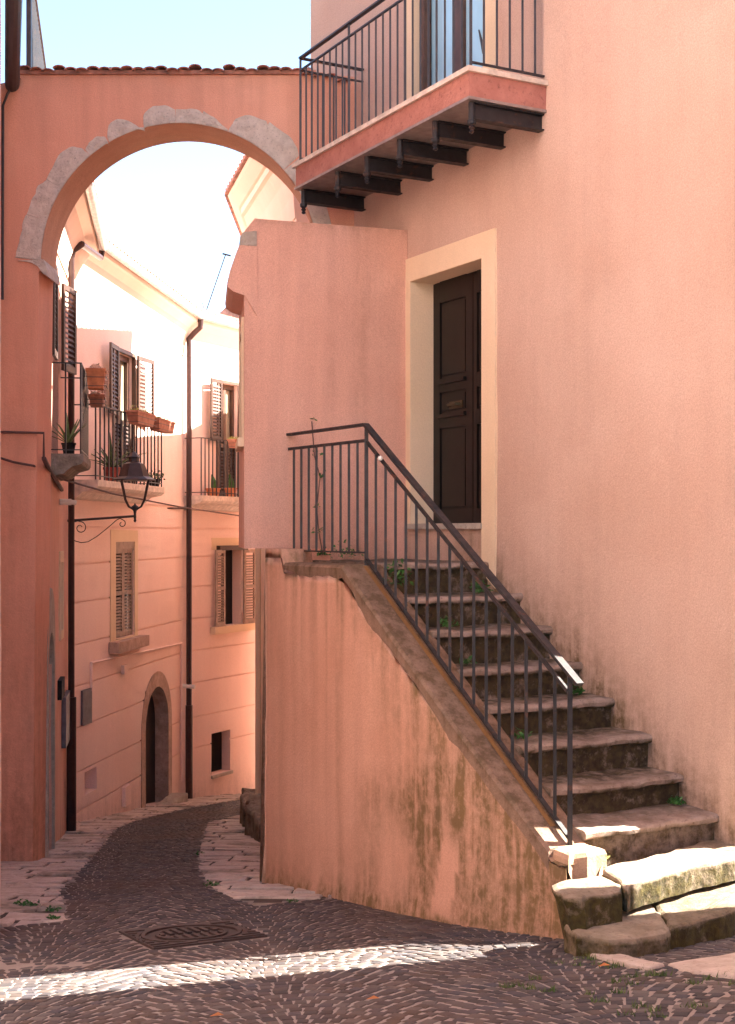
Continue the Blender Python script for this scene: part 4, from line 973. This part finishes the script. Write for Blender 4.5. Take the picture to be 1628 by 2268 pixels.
# pipe on its lane side
mb = MB(); px_ = C1.p(2.2, 0, .05); mb.tube([V(px_.x, px_.y, 3), V(px_.x, px_.y, -3.5)], .035, 8); mb.build('downpipe', CREAM, ch)
# low house further on and a low link wall: they cast the lane's shade
lo = thing('low_house', 'low pink house further down the lane behind the overhanging block', 'house', (-1.2, 21, -4.2))
mb = MB(); mb.obox((-1.5, 19.4, -4.8), (5, 0, 0), (.15, 4.5, 0), (0, 0, 7.55)); mb.build('wall', COVE, lo)
mb = MB(); mb.obox((-1.6, 19.35, 2.75), (5.2, 0, 0), (.15, 4.6, 0), (0, 0, .08)); mb.build('roof', TILE, lo)
mb = MB(); mb.obox((-.48, 12.66, -3.6), (3, 1.3, 0), (-.25, 1.33, 0), (0, 0, 6.5)); tag(mb.build('garden_wall', ROSE, org=(-.5, 13.3, -3.2)), 'pink lane wall between the arch and the house with curved eaves', 'wall')
# house beside the camera on the right: its wall and the alley cut the strip of sunlight on the cobbles
nr = thing('alley_house', 'tall plain house across the alley right of the stairs', 'house', (4, 4, -1.8))
mb = MB(); az_ = V(.970, .243, 0); cA = RH.p(sN, 0) + az_*1.0 + V(.243, -.970, 0)*.63
pl = [cA, cA+az_*7, cA+az_*7+V(0,-9,0), cA+V(.3,-9,0)]
mb.poly([[tuple(p.xy) for p in pl]], lambda a, b, d: V(a, b, d), -2.5, 9.0); mb.build('wall', PALE, nr)
mb = MB(); mb.poly([[tuple(p.xy) for p in pl]], lambda a, b, d: V(a, b, d), 9.002, 9.15); mb.build('roof', TILE, nr)
# rooftops behind the bend
fr_ = thing('far_house', 'pale house whose roof shows above the gutter at the bend', 'house', (0, 33, -2))
mb = MB(); p0 = at(470, 722, 31); mb.obox(p0+V(0,0,-6), (6,0,0), (0,4,0), (0,0,6.15)); mb.build('wall', PALE, fr_)
mb = MB(); p1 = at(470, 708, 30.8); mb.poly([[(p1.x, p1.z), (p1.x+6.2, p1.z), (p1.x+6, p1.z+.32), (p1.x+.35, p1.z+.32)]], lambda a, b, d: V(a, 30.8+d, b), 0, 4.2); mb.build('roof', TILE, fr_)
an = MB(); a0, a1 = at(457, 688, 24), at(500, 563, 24); an.tube([a0-(a1-a0)*.3, a1], .010, 6); an.bar(a1+V(-.06,0,.01), a1+V(.09,0,-.03), .012, .03)
an.tube([at(452, 686, 24), at(449, 670, 24)], .01, 5); tag(an.build('antenna', IRON2, org=a0), 'thin leaning aerial mast on the roof at the bend', 'antenna')

# ================================================================== LAMP, CABLES, PIPES
Yl = 15.55
lamp = thing('street_lamp', 'old iron lantern with wide hood on a scrolled wall bracket', 'street lamp', at(152, 1153, Yl))
def L(u, v, dy=0): return at(u, v, Yl+dy)
mb = MB(); mb.tube([L(140, 1154), L(300, 1143)], .014, 8)
def spiral(c, r0, r1, a0, a1, n=22): return [L(c[0]+(r0+(r1-r0)*k/n)*math.cos(a0+(a1-a0)*k/n), c[1]-(r0+(r1-r0)*k/n)*math.sin(a0+(a1-a0)*k/n)) for k in range(n+1)]
mb.tube([L(157, 1164), L(162, 1157), L(172, 1154)]+spiral((178, 1169), 14, 4, R(95), R(-330)), .0055, 5)
mb.tube([L(157, 1190), L(166, 1198), L(180, 1202), L(195, 1200), L(215, 1188), L(240, 1168), L(258, 1152), L(266, 1148)]+spiral((270, 1160), 9, 3, R(80), R(-250), 14), .0055, 5)
mb.build('bracket', IRON, lamp)
cL = L(299, 1143); px = Yl/F
mb = MB(); mb.lathe(cL, [(.001, -.075), (.018, -.055), (.012, -.04), (.016, -.01), (.014, .03), (.02, .06), (.045, .085), (.04, .11), (.012, .13), (.004, .15)], 10); mb.build('socket', IRON, lamp)
zB_ = (1143-1064)*px; rB = 44*px
for k in range(4):
    a = R(45+90*k+12); dx, dy = math.cos(a), math.sin(a)
    mb = MB(); mb.tube([cL+V(dx*r_, dy*r_, z) for r_, z in ((.03, .08), (.10, .11), (.155, .19), (.185, .30), (rB*.95, zB_))], .011, 6); mb.build('rib', IRON, lamp)
mb = MB(); K = 6; base = cL+V(-.01, 0, zB_)
rings = [(rB*1.10, 0), (rB*1.08, .012), (rB*.78, .045), (rB*.52, .19), (rB*.26, .215), (rB*.25, .26), (rB*.33, .27), (.02, .325), (.004, .34)]
vs = [base+V(r_*math.cos(R(60*k+15)), r_*math.sin(R(60*k+15)), z) for r_, z in rings for k in range(K)]
fs = [(i*K+k, i*K+(k+1) % K, (i+1)*K+(k+1) % K, (i+1)*K+k) for i in range(len(rings)-1) for k in range(K)]+[tuple(range(K))]
mb.add(vs, fs); mb.build('hood', plain('lamp hood paint', (.055,.038,.038), .5, .2), lamp)
def cable(name, pts, r_, label, m_=CABLE):
    pp = []
    for a, b in zip(pts, pts[1:]):
        for k in range(6): pp.append(a.lerp(b, k/6))
    pp.append(pts[-1]); mb = MB(); mb.tube(pp, r_, 5); return tag(mb.build(name, m_, org=pts[0]), label, 'cable')
cable('cable', [at(-8, 1012, 12.05), at(30, 1024, 12.05), at(75, 1032, 12.05), at(140, 1062, 14), at(250, 1094, 16.5), at(400, 1123, 19.5), at(527, 1142, 22.5), at(570, 1146, 23)], .012, 'thin cable sagging from the left pier across the lane behind the lamp')
cable('cable', [at(158, 1098, 16.4), at(200, 1108, 17.3), at(270, 1119, 18.8), at(340, 1125, 20.1), at(405, 1126, 21.3), at(470, 1128, 22.2), at(540, 1134, 23.4)], .016, 'frayed dark cable strung along the facade at the bend')
mb = MB(); mb.tube([at(-6, 957, 12.07), at(97, 959, 12.07), at(97, 1015, 12.07)], .012, 6); mb.tube([at(97, 1015, 12.07), at(112, 1045, 12.7), at(137, 1085, 14.4)], .022, 6)
tag(mb.build('wall_conduit', CABLE, org=at(97, 959, 12.07)), 'thin conduit running along the left pier and turning down at its corner', 'pipe')
mb = MB(); mb.tube([at(132, 1112, 14.4), at(158, 1112, 14.45)], .034, 10); mb.tube([at(158, 1112, 14.45), at(169, 1114, 14.47)], .026, 8); tag(mb.build('vent_pipe', WHITE, org=at(140, 1112, 14.4)), 'short white plastic pipe stub sticking out beside the lane downpipe', 'pipe')
for (u0, v0, u1, v1, m_, lb) in ((126,1508,133,1540,DARK,'small black box on the lane wall behind the left pier'), (136,1545,146,1636,METER,'narrow blue grey hatch on the lane wall beside the downpipe')):
    a, b = LH.uv(u0, v0), LH.uv(u1, v1); mb = MB(); mb.obox(LH.p(a[0], b[1], 0), LH.d*(b[0]-a[0]), LH.n*.05, (0,0,a[1]-b[1])); tag(mb.build('wall_box', m_, org=LH.p(a[0], b[1])), lb, 'box')

# ================================================================== POTS AND PLANTS
rp_ = random.Random(5)
def leaves(mb, c, r, n, size, up=.6, flat=1.0):
    for _ in range(n):
        d = V(rp_.gauss(0,1), rp_.gauss(0,1), abs(rp_.gauss(0,1))*up+.05).normalized(); q_ = Vector(c)+V(d.x*r, d.y*r, d.z*r*flat)*rp_.uniform(.25, 1)
        a = V(rp_.gauss(0,1), rp_.gauss(0,1), rp_.gauss(0,.6)).normalized(); b_ = a.cross(V(rp_.gauss(0,1), rp_.gauss(0,1), rp_.gauss(0,1))).normalized(); s_ = size*rp_.uniform(.6, 1.3)
        mb.quad(q_-a*s_, q_-b_*s_*.45, q_+a*s_, q_+b_*s_*.45+V(0,0,s_*.2))
def agave_mesh(mb, c, n, ln, wd, seed):
    r_ = random.Random(seed)
    for k in range(n):
        a = k*2.4+r_.uniform(-.3,.3); el = r_.uniform(.5, 1.35); L_ = ln*r_.uniform(.7, 1.15); dr_ = V(math.cos(a), math.sin(a), 0); sd_ = V(-dr_.y, dr_.x, 0)
        prev = None
        for i in range(6):
            f_ = i/5; p_ = Vector(c)+dr_*(L_*f_*math.cos(el))+V(0,0,L_*f_*math.sin(el)-L_*.35*f_*f_*math.cos(el)*r_.uniform(.8,1)); w_ = wd*(1-f_)**.7+.002
            cur = (p_-sd_*w_, p_-V(0,0,w_*.5), p_+sd_*w_)
            if prev: mb.quad(prev[0], prev[1], cur[1], cur[0]); mb.quad(prev[1], prev[2], cur[2], cur[1])
            prev = cur
def potted(name, c, r, h, m_, label, kind, cat='flower pot', group=None, **kw):
    t = thing(name, label, cat, c, group)
    mb = MB(); mb.lathe(c, [(r*.72, 0), (r, h*.85), (r*1.08, h*.86), (r*1.08, h), (r*.95, h), (r*.9, h*.9), (.001, h*.88)], 14); mb.build('pot', m_, t)
    mb = MB(); top_ = Vector(c)+V(0,0,h*.9)
    if kind == 'agave': agave_mesh(mb, top_, kw.get('n', 14), kw.get('ln', .35), kw.get('wd', .018), kw.get('seed', 1)); mb.build('plant', AGAV, t, fix=False)
    elif kind == 'cactus': mb.tube([top_, top_+V(.01,0,.12), top_+V(-.02,0,.24)], [.035,.045,.01], 8); mb.tube([top_+V(.03,0,0), top_+V(.05,0,.1)], [.02,.01], 6); mb.build('plant', LEAF, t)
    else: leaves(mb, top_, kw.get('pr', .14), kw.get('n', 60), .025); mb.build('plant', LEAF, t, fix=False)
    return t
def planter(c, a, n_, ln, wd, h, label, m_=TERRA2, fol=LEAF2, group='planter boxes hung on the balcony rails', trail=False):
    t = thing('planter', label, 'planter', c, group); mb = MB(); c = Vector(c)
    o_ = c-a*ln/2; q_ = [o_+a*ln*.07+n_*wd*.1, o_+a*ln*.93+n_*wd*.1, o_+a*ln*.93+n_*wd*.9, o_+a*ln*.07+n_*wd*.9]; T_ = [o_, o_+a*ln, o_+a*ln+n_*wd, o_+n_*wd]; T_ = [x+V(0,0,h) for x in T_]
    mb.add(q_+T_, [(0,1,2,3),(0,1,5,4),(1,2,6,5),(2,3,7,6),(3,0,4,7)]); mb.obox(o_-a*.008-n_*.008+V(0,0,h-.025), a*(ln+.016), n_*(wd+.016), (0,0,.026)); mb.build('box', m_, t)
    mb = MB()
    for k in range(5): leaves(mb, c+a*ln*(k-2)*.2+n_*wd*.5+V(0,0,h), .07, 40, .018)
    if trail:
        for k in range(5): leaves(mb, c+a*ln*.45+n_*wd*.9+V(0,0,h*.9-.05*k), .05, 18, .018)
    mb.build('plant', fol, t, fix=False)
    mb = MB()
    for z in (.02, h*.55):
        mb.bar(o_-a*.01+n_*(wd+.014)+V(0,0,z), o_+a*(ln+.01)+n_*(wd+.014)+V(0,0,z), .006, .006); mb.bar(o_-a*.012+V(0,0,z)-n_*.02, o_-a*.012+n_*(wd+.014)+V(0,0,z), .006, .006)
    mb.build('holder', IRON, t); return t
sA = lambda u: A.s(u, PBA+.05)
hA = .65+.92
planter(A.p(sA(311), hA-.14, PBA-.02), A.d, A.n, sA(330)-sA(290), .16, .17, 'faded terracotta planter of yellow green sprigs, upper left of two above the lamp')
planter(A.p(sA(357), hA-.16, PBA-.02), A.d, A.n, sA(374)-sA(337), .16, .17, 'faded terracotta planter at the far end of the balcony rail above the lamp')
planter(B.p(B.s(524, .38), zBB+.92-.12, .33), B.d, B.n, .40, .14, .14, 'small planter on the balcony rail beside the overhanging block', TERRA2)
planter(LH.p(LH.s(112)+.55, hb-.30 if False else LH.z(110,1003)+.70, pb), LH.d, LH.n, .26, .19, .20, 'bright orange planter with pale trailing flowers on the nearest balcony', TERRA, FLOW, trail=True)
planter(LH.p(LH.s(112)+1.0, LH.z(110,1003)+.56, pb), LH.d, LH.n, .24, .16, .12, 'lower terracotta planter in a wire holder on the nearest balcony', TERRA2, FLOW)
potted('potted_agave', LH.p(LH.s(112)+.22, zB+.002 if False else LH.z(110,1003), .16), .07, .12, DARK, 'spiky agave in a black pot on the nearest balcony floor', 'agave', n=16, ln=.40, seed=3)
potted('potted_agave', A.p(A.s(248, .2), .65, .2), .11, .20, REDPOT, 'tall agave in a deep red pot behind the lamp', 'agave', n=18, ln=.62, wd=.026, seed=8)
potted('potted_plant', A.p(A.s(342, .22), .65, .22), .09, .12, DARK, 'bushy green pot plant at the far end of the balcony behind the lamp', 'bush', cat='potted plant', pr=.17, n=150)
potted('potted_cactus', B.p(B.s(472, .2), zBB, .2), .12, .13, TERRA, 'cactus in a wide terracotta pot, left one on the far balcony', 'cactus')
potted('potted_cactus', B.p(B.s(511, .2), zBB, .2), .10, .15, TERRA, 'cactus in a terracotta pot, right one on the far balcony', 'cactus')
# kerb rocks by the bay
def boulder(px, Y0, h, label, seed, dirt=.5):
    mb = MB(); pl = [at(u, v, Y).xy for u, v, Y in px]; g_ = G(0, Y0)
    stone(mb, [tuple(p) for p in pl], g_+h, g_-.15, .05, .035, .10, seed=seed)
    tag(mb.build('rock', MOSSY if dirt > .4 else LIME, org=V(pl[0].x, pl[0].y, g_), attrs={'dirt': lambda p: dirt if p.z < g_+h-.06 else .1}), label, 'rock', 'rough kerb rocks beside the lane')
boulder([(535,0,16.0),(583,0,16.0),(600,0,16.9),(537,0,16.9)], 16.2, .33, 'dark squared kerb rock at the foot of the lane wall, behind the pale one', 3, .6)
boulder([(546,0,14.9),(575,0,14.0),(592,0,14.0),(610,0,15.6),(548,0,15.6)], 14.6, .30, 'pale wedge shaped kerb rock where the side wall meets the lane', 9, .5)
# weeds
def weed(c, r, n, size, label, m_=LEAF, up=.7, flat=1.0):
    mb = MB(); leaves(mb, c, r, n, size, up, flat); tag(mb.build('weed', m_, org=c, fix=False), label, 'weed', 'weeds growing in the stonework')
T = lambda i, o, dt=.2, dz=.01: PT(tz[i][0]+dt, o, tz[i][1]+dz)
weed(T(3, .97, .25), .07, 40, .024, 'leafy weed against the wall halfway up the stairs')
weed(T(0, 1.02, .28), .06, 90, .014, 'dark curly weed in the wall corner of the lowest dressed step')
weed(T(2, .25, .2), .07, 34, .02, 'weed behind the railing on a lower step')
weed(T(4, .3, .2), .07, 30, .022, 'weed behind the railing on a middle step')
weed(T(5, .35, .2), .09, 60, .018, 'low mat of weed under the top steps')
weed(T(6, .12, .15, .08), .12, 90, .026, 'large leafy weed behind the railing near the landing', up=1.2, flat=1.5)
weed(T(6, .85, .2), .10, 60, .022, 'weed beside the door post near the top step')
weed(PT(3.2, .25, -.2), .16, 60, .018, 'weed sprouting on the landing behind the railing', up=1.0)
weed(PT(-.04, .2, -1.83), .05, 26, .014, 'tiny sunlit weed at the foot of the kerb end', LEAF2)
weed(atz(1372, 2010, -1.98), .05, 20, .022, 'bright weed in the joint of the big lower stones', LEAF2)
weed(gpt(528, 1963+20), .001, 1, .001, 'x') if False else None
for (u, v, r_, n, lb) in ((468,1962,.07,50,'dark weed at the edge of the right hand slabs by the lane'), (441,1893,.06,30,'small weed at the slab edge further down the lane'), (60,2008,.10,70,'weed between the left slabs near the pier'),
                      (118,2018,.05,30,'weed tuft at the outer edge of the left slabs'), (118,2037,.04,26,'weed tuft at the front corner of the left slabs'), (650,2000,.05,24,'weed at the foot of the stair side wall')):
    weed(gpt(u, v)+V(0,0,.01), r_, n, .016, lb, up=.3, flat=.5)
# vine on the bay wall
mb = MB(); vp = [BF.p(.80, -.18, .01), BF.p(.84, .0, .02), BF.p(.86, .2, .02), BF.p(.83, .45, .02), BF.p(.88, .62, .02), BF.p(.9, .9, .01)]
mb.tube(vp, .004, 4)
vine = thing('vine', 'thin vine climbing the block behind the landing railing', 'vine', vp[0]); mb.build('stem', CABLE, vine)
mb = MB()
for p_, n in zip(vp, (40, 14, 10, 12, 6, 4)): leaves(mb, p_, .07, n, .02)
mb.build('foliage', LEAF, vine, fix=False)
# grass in the joints of the setts, front right
mb = MB(); rg = random.Random(11)
for _ in range(34):
    u, v = rg.choice([(1420,2160),(1300,2130),(1360,2190),(1480,2210),(1500,2240),(1330,2215),(1410,2240),(1250,2140),(1180,2180),(1560,2180)]); g_ = gpt(u+rg.gauss(0, 35), v+rg.gauss(0, 10))
    for k in range(rg.randint(8, 26)):
        q_ = g_+V(rg.gauss(0,.02), rg.gauss(0,.014), 0); q_.z = G(q_.x, q_.y); h_ = rg.uniform(.012, .035); a = V(rg.gauss(0,1), rg.gauss(0,1), 0).normalized()*.0035
        mb.quad(q_-a, q_+a, q_+V(rg.gauss(0,.012), rg.gauss(0,.012), h_))
tag(mb.build('grass', plain('joint grass', (.07,.11,.025), .7, var=.5, sc=20), fix=False), 'short grass and moss growing in the joints of the cobbles', 'grass', kind='stuff')
# fallen leaves
for (u, v, lb) in ((1338,2150,'dry brown leaf lying on the cobbles below the lowest step'), (480,2262,'orange leaf lying at the bottom edge of the street'), (826,2224,'orange leaf lying on the cobbles in front of the sunlit strip')):
    g_ = gpt(u, v)+V(0,0,.02); mb = MB(); mb.quad(g_+V(-.03,0,0), g_+V(0,-.014,.008), g_+V(.03,.004,.004), g_+V(.004,.016,.012)); tag(mb.build('fallen_leaf', plain('dry leaf', (.42,.16,.05), .8), org=g_, fix=False), lb, 'leaf', 'fallen leaves on the cobbles')
